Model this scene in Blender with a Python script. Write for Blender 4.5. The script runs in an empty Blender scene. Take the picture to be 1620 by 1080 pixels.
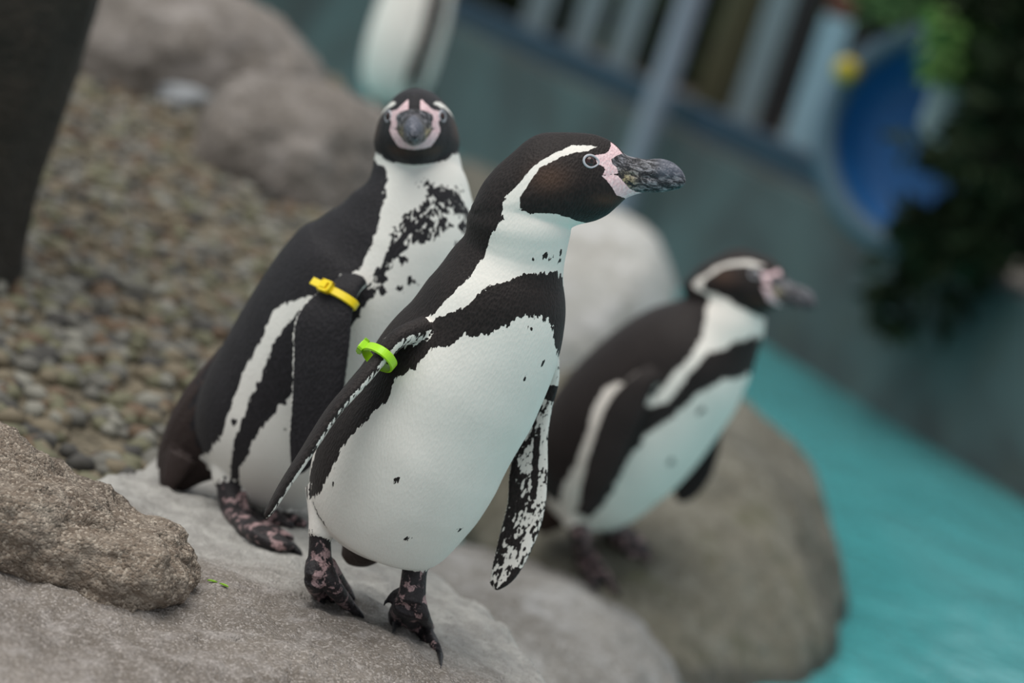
import bpy, bmesh, math, random
import numpy as np
from mathutils import Vector, Matrix, noise, kdtree
from mathutils.bvhtree import BVHTree

random.seed(7); np.random.seed(7)
scene = bpy.context.scene
COL = scene.collection

# ------------------------------------------------------------------ camera
FPX = 4725.0                      # focal length in pixels of the 1620 px frame
PITCH = math.radians(8.0); ROLL = math.radians(18.0)
CAM = np.array([0.0, 0.0, 1.10])
FW = np.array([0.0, math.cos(PITCH), -math.sin(PITCH)])
R0 = np.array([1.0, 0.0, 0.0]); U0 = np.array([0.0, math.sin(PITCH), math.cos(PITCH)])
RI = math.cos(ROLL)*R0 + math.sin(ROLL)*U0
UI = -math.sin(ROLL)*R0 + math.cos(ROLL)*U0
DOWN = np.array([-math.sin(ROLL), math.cos(ROLL)])      # world down as a pixel direction
cam_d = bpy.data.cameras.new('camera'); cam = bpy.data.objects.new('camera', cam_d); COL.objects.link(cam)
cam_d.sensor_width = 36.0; cam_d.lens = 36.0*FPX/1620.0
cam.matrix_world = Matrix([[RI[0], UI[0], -FW[0], CAM[0]], [RI[1], UI[1], -FW[1], CAM[1]], [RI[2], UI[2], -FW[2], CAM[2]], [0, 0, 0, 1]])
cam_d.dof.use_dof = True; cam_d.dof.focus_distance = 3.24; cam_d.dof.aperture_fstop = 2.5
cam_d.clip_end = 200
scene.camera = cam

# ------------------------------------------------------------------ world, sun, exposure
w = bpy.data.worlds.new('sky'); scene.world = w; w.use_nodes = True
bg = w.node_tree.nodes['Background']; bg.inputs[0].default_value = (0.88, 0.94, 1.0, 1); bg.inputs[1].default_value = 0.56
sun_d = bpy.data.lights.new('sun_offscreen', 'SUN'); sun = bpy.data.objects.new('sun_offscreen', sun_d); COL.objects.link(sun)
sun_d.energy = 2.7; sun_d.angle = math.radians(55); sun_d.color = (1.0, 0.96, 0.9)
sun.rotation_euler = Vector((0.30, 0.16, -1.0)).to_track_quat('-Z', 'Y').to_euler()
scene.view_settings.view_transform = 'Standard'; scene.view_settings.look = 'None'
scene.view_settings.exposure = 0.08; scene.view_settings.gamma = 1.0; scene.view_settings.use_curve_mapping = False

# ------------------------------------------------------------------ pixel helpers
def P(px, py, d):
    return CAM + d*(FW + ((px-810.0)/FPX)*RI + ((540.0-py)/FPX)*UI)
def px_of(p):
    q = np.asarray(p) - CAM; d = q@FW
    return 810+FPX*(q@RI)/d, 540-FPX*(q@UI)/d, d

# ------------------------------------------------------------------ object helpers
def tag(o, label=None, cat=None, group=None, kind=None):
    if label: o['label'] = label
    if cat: o['category'] = cat
    if group: o['group'] = group
    if kind: o['kind'] = kind
    return o
def empty(name, loc):
    o = bpy.data.objects.new(name, None); COL.objects.link(o); o.location = Vector(loc); o.empty_display_size = 0.05
    return o
def mesh_obj(name, verts, faces, mat, parent=None, smooth=True, origin=None):
    """verts in world space; the object's origin is put at origin (or the parent's origin)"""
    v = np.asarray(verts, float)
    og = np.zeros(3)
    if origin is not None: og = np.asarray(origin, float)
    me = bpy.data.meshes.new(name); me.from_pydata((v-og).tolist(), [], [list(map(int, f)) for f in faces]); me.update()
    if smooth: me.polygons.foreach_set('use_smooth', [True]*len(me.polygons))
    o = bpy.data.objects.new(name, me); COL.objects.link(o)
    if mat: me.materials.append(mat)
    o.location = Vector(og)
    if parent is not None: set_parent(o, parent)
    return o
def world_loc(o):
    p = Vector(o.location)
    while o.parent is not None:
        o = o.parent; p = p + Vector(o.location)
    return p
def set_parent(o, parent):            # every empty here is unrotated and unscaled, so offsets are enough
    o.location = Vector(o.location) - world_loc(parent); o.parent = parent

class MB:
    def __init__(s): s.v = []; s.f = []
    def add(s, v, f):
        n = len(s.v); s.v.extend([tuple(map(float, p)) for p in v]); s.f.extend([[i+n for i in q] for q in f]); return s
    def box(s, c, size, axes=None, bevel=0.0):
        bm = bmesh.new(); bmesh.ops.create_cube(bm, size=1.0)
        for v in bm.verts: v.co = Vector((v.co.x*size[0], v.co.y*size[1], v.co.z*size[2]))
        if bevel > 0: bmesh.ops.bevel(bm, geom=bm.edges[:], offset=bevel, segments=2, affect='EDGES', profile=0.5)
        A = np.eye(3) if axes is None else np.array(axes)
        vs = [np.asarray(c) + v.co.x*A[0] + v.co.y*A[1] + v.co.z*A[2] for v in bm.verts]
        bm.verts.index_update(); fs = [[v.index for v in f.verts] for f in bm.faces]; bm.free()
        return s.add(vs, fs)
    def build(s, name, mat, parent=None, smooth=False, origin=None):
        if origin is None: origin = world_loc(parent) if parent is not None else (0, 0, 0)
        return mesh_obj(name, s.v, s.f, mat, parent, smooth, origin)

def smooth_curve(pts, n):
    """Catmull-Rom through rows of pts (k x m) resampled to n rows"""
    p = np.asarray(pts, float); k = len(p)
    t = np.linspace(0, k-1, n); i = np.clip(t.astype(int), 0, k-2); u = (t-i)[:, None]
    a = p[np.clip(i-1, 0, k-1)]; b = p[i]; c = p[i+1]; d = p[np.clip(i+2, 0, k-1)]
    return 0.5*((2*b)+(-a+c)*u+(2*a-5*b+4*c-d)*u*u+(-a+3*b-3*c+d)*u**3)
def unit(v):
    v = np.asarray(v, float); return v/np.maximum(np.linalg.norm(v, axis=-1, keepdims=True), 1e-9)
def loft(C, A, B, ra, rb, seg=40, power=2.0, shape=None):
    """closed tube: rings at C spanned by unit axes A, B with half sizes ra, rb"""
    th = np.linspace(0, 2*math.pi, seg, endpoint=False)
    ct, st = np.cos(th), np.sin(th); e = 2.0/power
    x = np.sign(ct)*np.abs(ct)**e; y = np.sign(st)*np.abs(st)**e
    V = []; F = []; n = len(C)
    for k in range(n):
        xx, yy = (x, y) if shape is None else shape(x, y, k)
        V.extend(C[k] + ra[k]*xx[:, None]*A[k] + rb[k]*yy[:, None]*B[k])
    for k in range(n-1):
        for j in range(seg):
            j2 = (j+1) % seg
            F.append([k*seg+j, k*seg+j2, (k+1)*seg+j2, (k+1)*seg+j])
    i0 = len(V); V.append(C[0]); V.append(C[-1])
    for j in range(seg):
        F.append([i0, (j+1) % seg, j]); F.append([i0+1, (n-1)*seg+j, (n-1)*seg+(j+1) % seg])
    # outward winding
    V = np.array(V); F0 = F
    vol = 0
    for f in F0[:seg*2]:
        a, b, c = V[f[0]], V[f[1]], V[f[2]]; m = C[0]*0.5+C[min(2, n-1)]*0.5
        vol += np.dot(np.cross(b-a, c-a), (a+b+c)/3-m)
    if vol < 0: F = [q[::-1] for q in F]
    return V, F
def tube(pts, rad, seg=14, n=None, power=2.0, up=(0.1, 0.2, 1.0), flat=1.0):
    pts = np.asarray(pts, float); rad = np.asarray(rad, float)
    n = n or max(6, 5*len(pts))
    q = smooth_curve(np.column_stack([pts, rad]), n); C = q[:, :3]; r = np.maximum(q[:, 3], 1e-4)
    T = unit(np.gradient(C, axis=0)); A = unit(np.cross(T, np.array(up))); B = unit(np.cross(A, T))
    return loft(C, A, B, r, r*flat, seg, power)
def spow(x, a, b): return np.clip((x-a)/(b-a), 0, 1)
def sstep(x, a, b):
    t = np.clip((x-a)/(b-a), 0, 1); return t*t*(3-2*t)
def sdf_poly(q, poly):
    """signed distance (positive inside) of points q (n x 2) to a closed polygon"""
    poly = np.asarray(poly, float); n = len(q); d = np.full(n, 1e9); ins = np.zeros(n, bool)
    for i in range(len(poly)):
        a = poly[i]; b = poly[(i+1) % len(poly)]; e = b-a; w_ = q-a
        t = np.clip((w_@e)/max(e@e, 1e-12), 0, 1)
        d = np.minimum(d, np.hypot(*(w_-t[:, None]*e).T))
        c = ((a[1] <= q[:, 1]) != (b[1] <= q[:, 1]))
        with np.errstate(divide='ignore', invalid='ignore'):
            xi = a[0]+(q[:, 1]-a[1])*e[0]/(e[1] if abs(e[1]) > 1e-12 else 1e-12)
        ins ^= c & (q[:, 0] < xi)
    return np.where(ins, d, -d)
def dist_line(q, line):
    line = np.asarray(line, float); d = np.full(len(q), 1e9)
    for a, b in zip(line[:-1], line[1:]):
        e = b-a; w_ = q-a; t = np.clip((w_@e)/max(e@e, 1e-12), 0, 1)
        d = np.minimum(d, np.hypot(*(w_-t[:, None]*e).T))
    return d

# ------------------------------------------------------------------ materials
def srgb(r, g, b):
    f = lambda c: (c/255/12.92) if c/255 <= 0.04045 else ((c/255+0.055)/1.055)**2.4
    return (f(r), f(g), f(b), 1.0)
class NT:
    def __init__(s, name):
        s.m = bpy.data.materials.new(name); s.m.use_nodes = True; s.t = s.m.node_tree
        s.b = s.t.nodes['Principled BSDF']; s.out = s.t.nodes['Material Output']
    def n(s, kind, **kw):
        o = s.t.nodes.new(kind)
        for k, v in kw.items():
            if k.startswith('i_'):
                key = k[2:]; o.inputs[int(key) if key.isdigit() else key.replace('_', ' ')].default_value = v
            else: setattr(o, k, v)
        return o
    def l(s, a, b): s.t.links.new(a, b)
    def set(s, sock, v):
        if hasattr(v, 'is_linked') or hasattr(v, 'links'): s.l(v, sock)
        else: sock.default_value = v
    def math(s, op, a, b=None, c=None, clamp=False):
        o = s.n('ShaderNodeMath', operation=op, use_clamp=clamp); s.set(o.inputs[0], a)
        if b is not None: s.set(o.inputs[1], b)
        if c is not None: s.set(o.inputs[2], c)
        return o.outputs[0]
    def ramp(s, v, lo, hi, a=0.0, b=1.0):
        o = s.n('ShaderNodeMapRange', interpolation_type='SMOOTHSTEP'); s.set(o.inputs[0], v)
        for i, x in zip((1, 2, 3, 4), (lo, hi, a, b)): s.set(o.inputs[i], x)
        return o.outputs[0]
    def mix(s, f, a, b, mode='MIX'):
        o = s.n('ShaderNodeMix', data_type='RGBA', blend_type=mode); s.set(o.inputs[0], f); s.set(o.inputs[6], a); s.set(o.inputs[7], b)
        return o.outputs[2]
    def coord(s, scale=(1, 1, 1), rot=(0, 0, 0)):
        c = s.n('ShaderNodeTexCoord'); m = s.n('ShaderNodeMapping'); m.inputs['Scale'].default_value = scale; m.inputs['Rotation'].default_value = rot
        s.l(c.outputs['Object'], m.inputs[0]); return m.outputs[0]
    def noise(s, vec, scale, detail=4, rough=0.55, dist=0.0):
        o = s.n('ShaderNodeTexNoise', i_Scale=scale, i_Detail=detail, i_Roughness=rough, i_Distortion=dist); s.l(vec, o.inputs['Vector']); return o.outputs[0]
    def voro(s, vec, scale, feature='F1', rnd=1.0):
        o = s.n('ShaderNodeTexVoronoi', feature=feature, i_Scale=scale, i_Randomness=rnd); s.l(vec, o.inputs['Vector']); return o
    def attr(s, name):
        o = s.n('ShaderNodeAttribute', attribute_name=name); return o.outputs['Fac']
    def bump(s, h, strength, dist, prev=None):
        o = s.n('ShaderNodeBump', i_Strength=strength, i_Distance=dist); s.l(h, o.inputs['Height'])
        if prev is not None: s.l(prev, o.inputs['Normal'])
        return o.outputs[0]
    def fin(s, col, rough=0.7, normal=None, **kw):
        s.set(s.b.inputs['Base Color'], col); s.set(s.b.inputs['Roughness'], rough)
        if normal is not None: s.l(normal, s.b.inputs['Normal'])
        for k, v in kw.items(): s.set(s.b.inputs[k.replace('_', ' ')], v)
        return s.m

def mat_plain(name, col, rough=0.5, var=0.15, scale=30, **kw):
    t = NT(name); v = t.coord(); n = t.noise(v, scale)
    dark = tuple(c*(1-var) for c in col[:3])+(1,); lite = tuple(min(1, c*(1+var)) for c in col[:3])+(1,)
    return t.fin(t.mix(n, dark, lite), rough, t.bump(n, 0.15, 0.002), **kw)

def mat_rock(name, base, dark, lite, stain=None, fine=1.0, speck=0.5, rough=0.9, bump=1.0, big=3.0, wet=None, pale_y=None):
    t = NT(name); v = t.coord()
    n1 = t.noise(v, big, 6, 0.6, 0.3); n2 = t.noise(v, 22*fine, 6, 0.65); n3 = t.noise(v, 140*fine, 3, 0.6)
    col = t.mix(t.ramp(n1, 0.32, 0.68), dark, base); col = t.mix(t.ramp(n2, 0.45, 0.75), col, lite)
    vo = t.voro(v, 300*fine); sep = t.n('ShaderNodeSeparateColor'); t.l(vo.outputs['Color'], sep.inputs[0])
    grain = t.mix(sep.outputs[0], tuple(c*0.45 for c in base[:3])+(1,), tuple(min(1, c*1.75) for c in lite[:3])+(1,))
    col = t.mix(t.math('MULTIPLY', t.ramp(sep.outputs[1], 0.35, 0.8), speck), col, grain)
    if stain is not None:
        n4 = t.noise(v, 5.5, 5, 0.6, 0.5); col = t.mix(t.ramp(n4, 0.56, 0.72, 0, 0.8), col, stain)
    pits = t.ramp(t.noise(v, 9, 6, 0.7), 0.28, 0.42)
    if wet is not None:
        g = t.n('ShaderNodeNewGeometry'); sx = t.n('ShaderNodeSeparateXYZ'); t.l(g.outputs['Position'], sx.inputs[0])
        wl_ = t.ramp(t.math('ADD', sx.outputs[2], t.math('MULTIPLY', t.math('SUBTRACT', n1, 0.5), 0.08)), wet-0.012, wet+0.012, 0.6, 0.0)      # splash line of the pool
        col = t.mix(wl_, col, srgb(30, 31, 24)); rough = t.math('SUBTRACT', rough, t.math('MULTIPLY', wl_, 0.4))
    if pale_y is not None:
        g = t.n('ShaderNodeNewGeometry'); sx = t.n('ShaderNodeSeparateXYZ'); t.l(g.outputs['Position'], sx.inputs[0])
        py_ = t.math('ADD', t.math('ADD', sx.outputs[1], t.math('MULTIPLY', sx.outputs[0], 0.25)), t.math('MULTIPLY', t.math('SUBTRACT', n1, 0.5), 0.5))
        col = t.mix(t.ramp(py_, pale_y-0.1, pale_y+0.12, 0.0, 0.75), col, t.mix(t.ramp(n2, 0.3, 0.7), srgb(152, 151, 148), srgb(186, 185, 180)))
    h = t.math('ADD', t.math('MULTIPLY', vo.outputs['Distance'], -0.25), t.math('ADD', t.math('MULTIPLY', n2, 1.0), t.math('MULTIPLY', n3, 0.5)))
    h = t.math('ADD', h, t.math('MULTIPLY', pits, 0.6))
    return t.fin(col, rough, t.bump(h, 0.85*bump, 0.006))

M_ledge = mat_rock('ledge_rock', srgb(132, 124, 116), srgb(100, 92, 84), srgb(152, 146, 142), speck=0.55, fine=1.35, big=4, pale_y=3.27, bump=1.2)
M_lump = mat_rock('lump_rock', srgb(128, 114, 100), srgb(84, 72, 62), srgb(150, 140, 128), speck=0.7, fine=1.1, bump=1.6, big=7)
M_boulder = mat_rock('boulder_rock', srgb(98, 94, 80), srgb(50, 48, 38), srgb(116, 114, 104), stain=srgb(72, 72, 44), wet=0.03, speck=0.35, fine=0.6, big=2.2, rough=0.75)
M_grey = mat_rock('grey_rock', srgb(128, 126, 122), srgb(92, 88, 82), srgb(146, 146, 146), speck=0.4, fine=0.6, big=3.0)
M_pale = mat_rock('pale_rock', srgb(176, 176, 172), srgb(150, 148, 142), srgb(200, 200, 200), speck=0.2, fine=0.6)
M_ridge = mat_rock('ridge_rock', srgb(124, 116, 108), srgb(92, 86, 80), srgb(140, 134, 130), speck=0.3, fine=0.5, big=2.0)

# ------------------------------------------------------------------ rocks
def fbm(p, sc, octv=5, H=0.9):
    return noise.fractal(Vector((p[0]*sc, p[1]*sc, p[2]*sc)), H, 2.1, octv)
def blob(name, c, rad, mat, amp=0.03, sc=4.0, sub=6, rz=0.0, power=2.3, back=1.0, seed=0.0, label=None, cat='rock', kind=None, fine=0.004, fsc=30):
    bm = bmesh.new(); bmesh.ops.create_icosphere(bm, subdivisions=sub, radius=1.0)
    cr, sr = math.cos(rz), math.sin(rz); vs = []
    for v in bm.verts:
        x, y, z = v.co; k = (abs(x)**power+abs(y)**power+abs(z)**power)**(-1.0/power)
        n_ = Vector((x, y, z)); x, y, z = x*k*rad[0], y*k*rad[1]*(back if y > 0 else 1.0), z*k*rad[2]
        X = x*cr-y*sr; Y = x*sr+y*cr
        q = (X+c[0]+seed, Y+c[1]-seed, z+c[2])
        dsp = amp*fbm(q, sc) + fine*fbm(q, fsc, 4)
        nn = Vector((n_.x*cr-n_.y*sr, n_.x*sr+n_.y*cr, n_.z))
        vs.append((X+c[0]+nn.x*dsp, Y+c[1]+nn.y*dsp, z+c[2]+nn.z*dsp))
    bm.verts.index_update(); fs = [[v.index for v in f.verts] for f in bm.faces]; bm.free()
    o = mesh_obj(name, vs, fs, mat, origin=(c[0], c[1], c[2]-rad[2]))
    tag(o, label, cat, kind=kind)
    o_bvh[name+str(len(o_bvh))] = None
    return o, BVHTree.FromPolygons([tuple(v) for v in vs], fs)
o_bvh = {}

def ledge_h(x, y):
    z = 0.292 - 0.012*sstep(-x, 0.0, 0.5)
    z -= 0.16*np.maximum(0, 3.18-y)**1.3
    xe = 0.050 + (3.66-y)*0.52                       # right-hand rim
    k = np.maximum(0, x-xe+0.05); z -= 1.5*k*k/(0.07+k) + 0.10*np.maximum(0, x+0.12)
    yb = 3.95-0.72*sstep(-x, 0.34, 0.50)
    z -= 0.9*np.maximum(0, y-yb)**1.2
    z -= 1.2*np.maximum(0, -1.05-x)
    return z
def make_ledge():
    xs = np.linspace(-1.15, 0.55, 330); ys = np.linspace(2.55, 4.25, 330); vs = []; fs = []
    for y in ys:
        for x in xs:
            z = float(ledge_h(np.float64(x), np.float64(y)))
            z += 0.014*fbm((x, y, 1.3), 5, 4) + 0.0055*fbm((x, y, 0.3), 26, 6, 0.6) - 0.012*max(0.0, 0.18-abs(fbm((x, y, 7.7), 4.0, 3)))
            vs.append((x, y, z))
    nx = len(xs)
    for j in range(len(ys)-1):
        for i in range(nx-1): fs.append((j*nx+i, j*nx+i+1, (j+1)*nx+i+1, (j+1)*nx+i))
    # skirt down to the pool floor so the ledge is a solid mass
    n0 = len(vs); ring = [i for i in range(nx)] + [j*nx+nx-1 for j in range(1, len(ys))] + [(len(ys)-1)*nx+i for i in range(nx-2, -1, -1)] + [j*nx for j in range(len(ys)-2, 0, -1)]
    for r in ring: vs.append((vs[r][0], vs[r][1], -0.7))
    m = len(ring)
    for i in range(m): fs.append((ring[i], n0+i, n0+(i+1) % m, ring[(i+1) % m]))
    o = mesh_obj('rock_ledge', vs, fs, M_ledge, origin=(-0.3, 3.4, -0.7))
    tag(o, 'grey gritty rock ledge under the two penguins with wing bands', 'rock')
    return BVHTree.FromPolygons(vs, fs)
BV_ledge = make_ledge()
lump, _ = blob('rock_lump', (-0.56, 3.19, 0.292), (0.325, 0.13, 0.076), M_lump, amp=0.03, sc=7, sub=7, rz=-0.1, power=2.6, seed=3.1, fine=0.006, fsc=40,
               label='rough brown-grey rock lump lying on the ledge with a crevice below')
boulder, BV_boulder = blob('boulder', (0.36, 5.95, -0.15), (0.45, 1.4, 0.45), M_boulder, amp=0.03, sc=2.5, sub=7, seed=1.0, power=2.0, back=0.5,
               label='large rounded wet boulder sloping into turquoise water under the leaning penguin')
blob('boulder', (0.14, 6.98, 0.05), (0.237, 0.42, 0.43), M_pale, amp=0.03, sc=3, sub=6, seed=5.0, label='pale whitish rounded boulder standing behind the large wet boulder')
blob('boulder', P(468, 262, 5.9), (0.21, 0.30, 0.17), M_ridge, amp=0.03, sc=4, sub=6, seed=8.0, label='smooth grey boulder at the top of the gravel bank')
B2, BV_b2 = blob('boulder', P(300, 135, 6.38), (0.30, 0.30, 0.22), M_ridge, amp=0.04, sc=3, sub=6, seed=12.0, label='grey boulder marked by a white dropping, above the gravel')
blob('boulder', P(138, 20, 6.95), (0.32, 0.33, 0.26), M_ridge, amp=0.04, sc=3, sub=6, seed=21.0, label='grey boulder beside the dark tree trunk')
blob('boulder', (-0.50, 8.1, 0.16), (0.20, 0.25, 0.31), M_ridge, amp=0.02, sc=3, sub=5, seed=15.0, label='small grey rock under the far background penguin')

blob('boulder', (0.10, 4.60, -0.12), (0.37, 0.45, 0.21), M_grey, amp=0.03, sc=4, sub=6, seed=31.0, label='low grey rock between the ledge and the large wet boulder')
blob('boulder', (-0.22, 9.4, -0.08), (0.42, 0.35, 0.36), M_boulder, amp=0.03, sc=3, sub=5, seed=41.0, label='low dark wet rock in the pool behind the pale boulder')
def depth_on(bvh, px, py):
    dr = unit(P(px, py, 1.0)-CAM)
    hit = bvh.ray_cast(Vector(CAM), Vector(dr))
    if hit[0] is None: return None
    return float((np.array(hit[0])-CAM)@FW)

# ------------------------------------------------------------------ penguin
def mat_penguin(name, black, white, amp_scale=1.0, scale=260):
    t = NT(name); v = t.coord(); vs = t.coord(scale=(1, 1, 0.42))
    n1 = t.noise(vs, scale, 2, 0.5); n2 = t.noise(vs, 95, 3, 0.6)
    nn = t.math('ADD', t.math('MULTIPLY', t.math('SUBTRACT', n1, 0.5), 5.0), t.math('MULTIPLY', t.math('SUBTRACT', n2, 0.5), 4.5))
    W = t.math('ADD', t.attr('white'), t.math('MULTIPLY', nn, t.attr('amp')))
    fw = t.ramp(W, -0.45, 0.45)
    fthr = t.voro(vs, 430).outputs['Distance']
    bl = t.mix(t.ramp(t.noise(v, 28, 4), 0.3, 0.7), black, tuple(c*1.35+0.002 for c in black[:3])+(1,))
    bl = t.mix(t.math('MULTIPLY', t.ramp(fthr, 0.25, 0.8), 0.55), bl, tuple(c*2.2+0.006 for c in black[:3])+(1,))
    bl = t.mix(t.attr('brown'), bl, srgb(84, 60, 46))
    wh = t.mix(t.ramp(t.noise(v, 14, 4), 0.35, 0.7), tuple(c*0.93 for c in white[:3])+(1,), white)
    wh = t.mix(t.attr('stain'), wh, srgb(214, 168, 120))
    col = t.mix(fw, bl, wh)
    # bare skin round the bill
    np_ = t.math('MULTIPLY', t.math('SUBTRACT', t.noise(v, 420, 2), 0.5), 2.0)
    fp = t.ramp(t.math('ADD', t.attr('pink'), np_), -0.35, 0.35)
    pk = t.mix(t.ramp(t.noise(v, 300, 2), 0.35, 0.7), srgb(222, 186, 190), srgb(236, 210, 212))
    col = t.mix(fp, col, pk)
    # bill horn
    fb = t.ramp(t.math('ADD', t.attr('bill'), t.math('MULTIPLY', np_, 0.8)), -0.3, 0.3)
    hb = t.noise(t.coord(scale=(0.35, 1, 1), rot=(0, 0.1, 0)), 240, 5, 0.7, 0.6)
    horn = t.mix(t.ramp(hb, 0.44, 0.68), srgb(34, 34, 38), srgb(146, 144, 150))
    horn = t.mix(t.math('MULTIPLY', t.attr('yellow'), t.ramp(hb, 0.42, 0.6)), horn, srgb(190, 170, 116))
    horn = t.mix(t.attr('tip'), horn, srgb(104, 108, 122))
    col = t.mix(fb, col, horn); 
    # scaly feet
    nf = t.noise(v, 55, 4, 0.65, 0.4); scl = t.voro(v, 380)
    ft = t.mix(t.ramp(nf, 0.525, 0.585), srgb(42, 38, 40), srgb(166, 138, 138))
    ft = t.mix(t.ramp(scl.outputs['Distance'], 0.45, 0.8, 0, 0.5), ft, srgb(28, 26, 28))
    ff = t.ramp(t.math('ADD', t.attr('foot'), t.math('MULTIPLY', nn, 0.4)), -0.4, 0.4)
    col = t.mix(ff, col, ft); col = t.mix(t.attr('claw'), col, srgb(30, 29, 32))
    h = t.math('ADD', t.math('MULTIPLY', fthr, 1.0), t.math('MULTIPLY', t.noise(vs, 500, 2), 0.5))
    h = t.math('MULTIPLY', h, t.math('SUBTRACT', 1.6, t.math('MULTIPLY', fw, 1.0)))
    h2 = t.math('ADD', h, t.math('MULTIPLY', hb, t.math('MULTIPLY', fb, 2.5)))
    h2 = t.math('ADD', h2, t.math('MULTIPLY', scl.outputs['Distance'], t.math('MULTIPLY', ff, 1.2)))
    bm_ = t.bump(h2, 0.42, 0.0011)
    rough = t.math('SUBTRACT', 0.62, t.math('MULTIPLY', fb, 0.30))
    rough = t.math('SUBTRACT', rough, t.math('MULTIPLY', ff, 0.15))
    return t.fin(col, rough, bm_, Sheen_Weight=0.04, Specular_IOR_Level=0.22)

# side outline of the head (pixel units of the bird whose head is in pure profile)
HU = [745, 752, 767, 783, 811, 833, 855, 880, 911, 931, 944, 961, 975, 984, 992, 1010, 1025, 1038, 1050, 1062, 1069, 1075, 1080, 1084, 1085.5]
HT = [326, 315, 288, 266, 241, 222, 211, 209, 209.5, 211, 213.5, 220, 229, 239, 245.5, 249.5, 251.5, 250.5, 251, 255, 259.5, 264.5, 271, 279, 284]
HB = [336, 350, 365, 380, 385, 382, 380, 372, 357, 352, 348.5, 340, 328, 319.5, 313, 306.5, 304.5, 305, 304, 302, 300.5, 298.5, 295.5, 291.5, 288]
HW = [10, 28, 44, 55, 66, 71, 72, 68, 60, 52, 47, 39, 31.5, 26, 21.5, 17, 15, 15, 15, 14, 12.5, 10.5, 9.5, 5.5, 2]
def head_mesh():
    q = smooth_curve(np.column_stack([HU, HT, HB, HW]), 130)
    C = np.column_stack([q[:, 0], np.zeros(len(q)), (q[:, 1]+q[:, 2])/2]); rz = (q[:, 2]-q[:, 1])/2
    A = np.tile([0, 1.0, 0], (len(q), 1)); B = np.tile([0, 0, -1.0], (len(q), 1))
    def pear(x, y, k):
        return x*(1-0.20*np.clip(y, -0.2, 1)), y
    V, F = loft(C, A, B, q[:, 3], rz, 44, 2.15, pear)
    # gape groove along the bill
    gl = [(953, 279), (975, 275.5), (1000, 279), (1040, 284), (1083, 284)]
    d = dist_line(V[:, [0, 2]], gl); k = np.exp(-(d/1.8)**2)*(V[:, 0] > 960)
    V[:, 1] *= 1-0.24*k
    # nostril dip and a bulged nail at the bill tip
    k2 = np.exp(-(((V[:, 0]-1048)/14)**2+((V[:, 2]-268)/9)**2)); V[:, 1] *= 1+0.18*k2
    return V, F
HEAD_V, HEAD_F = head_mesh()
POLY_WHITE = [(944, 234), (925, 232), (903, 233), (878, 244), (855, 258), (836, 274), (822, 294), (803, 313), (796, 327), (793, 344), (780, 362), (774, 386), (765, 440),
              (1100, 440), (1100, 366), (945, 361), (914, 355), (900, 346), (880, 341), (855, 340), (836, 341), (823, 331), (823, 316), (833, 299), (844, 283), (855, 269), (878, 255), (905, 245), (925, 242)]
POLY_PINK1 = [(965, 226), (976, 222), (992, 236), (988, 243), (975, 247.5), (966, 254), (968, 261), (975, 266), (977, 276), (965, 277.5), (952, 279.5), (956, 271), (954, 266), (944, 262), (939, 248), (956, 245), (962, 241), (966, 231)]
POLY_PINK2 = [(951, 280.5), (967, 278), (977, 280), (987, 290), (995.5, 299), (1006, 303.5), (1022, 306), (1004, 316), (989, 314), (974, 310), (968, 299), (959, 288)]
POLY_BILL = [(987, 242), (975, 247.5), (966, 254), (968, 261), (975, 266), (977, 276), (978, 280), (987, 290), (995.5, 299), (1006, 303), (1022, 306.5), (1100, 320), (1100, 230)]
GAPE = [(976, 276), (1000, 279), (1040, 284), (1084, 284)]

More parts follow.
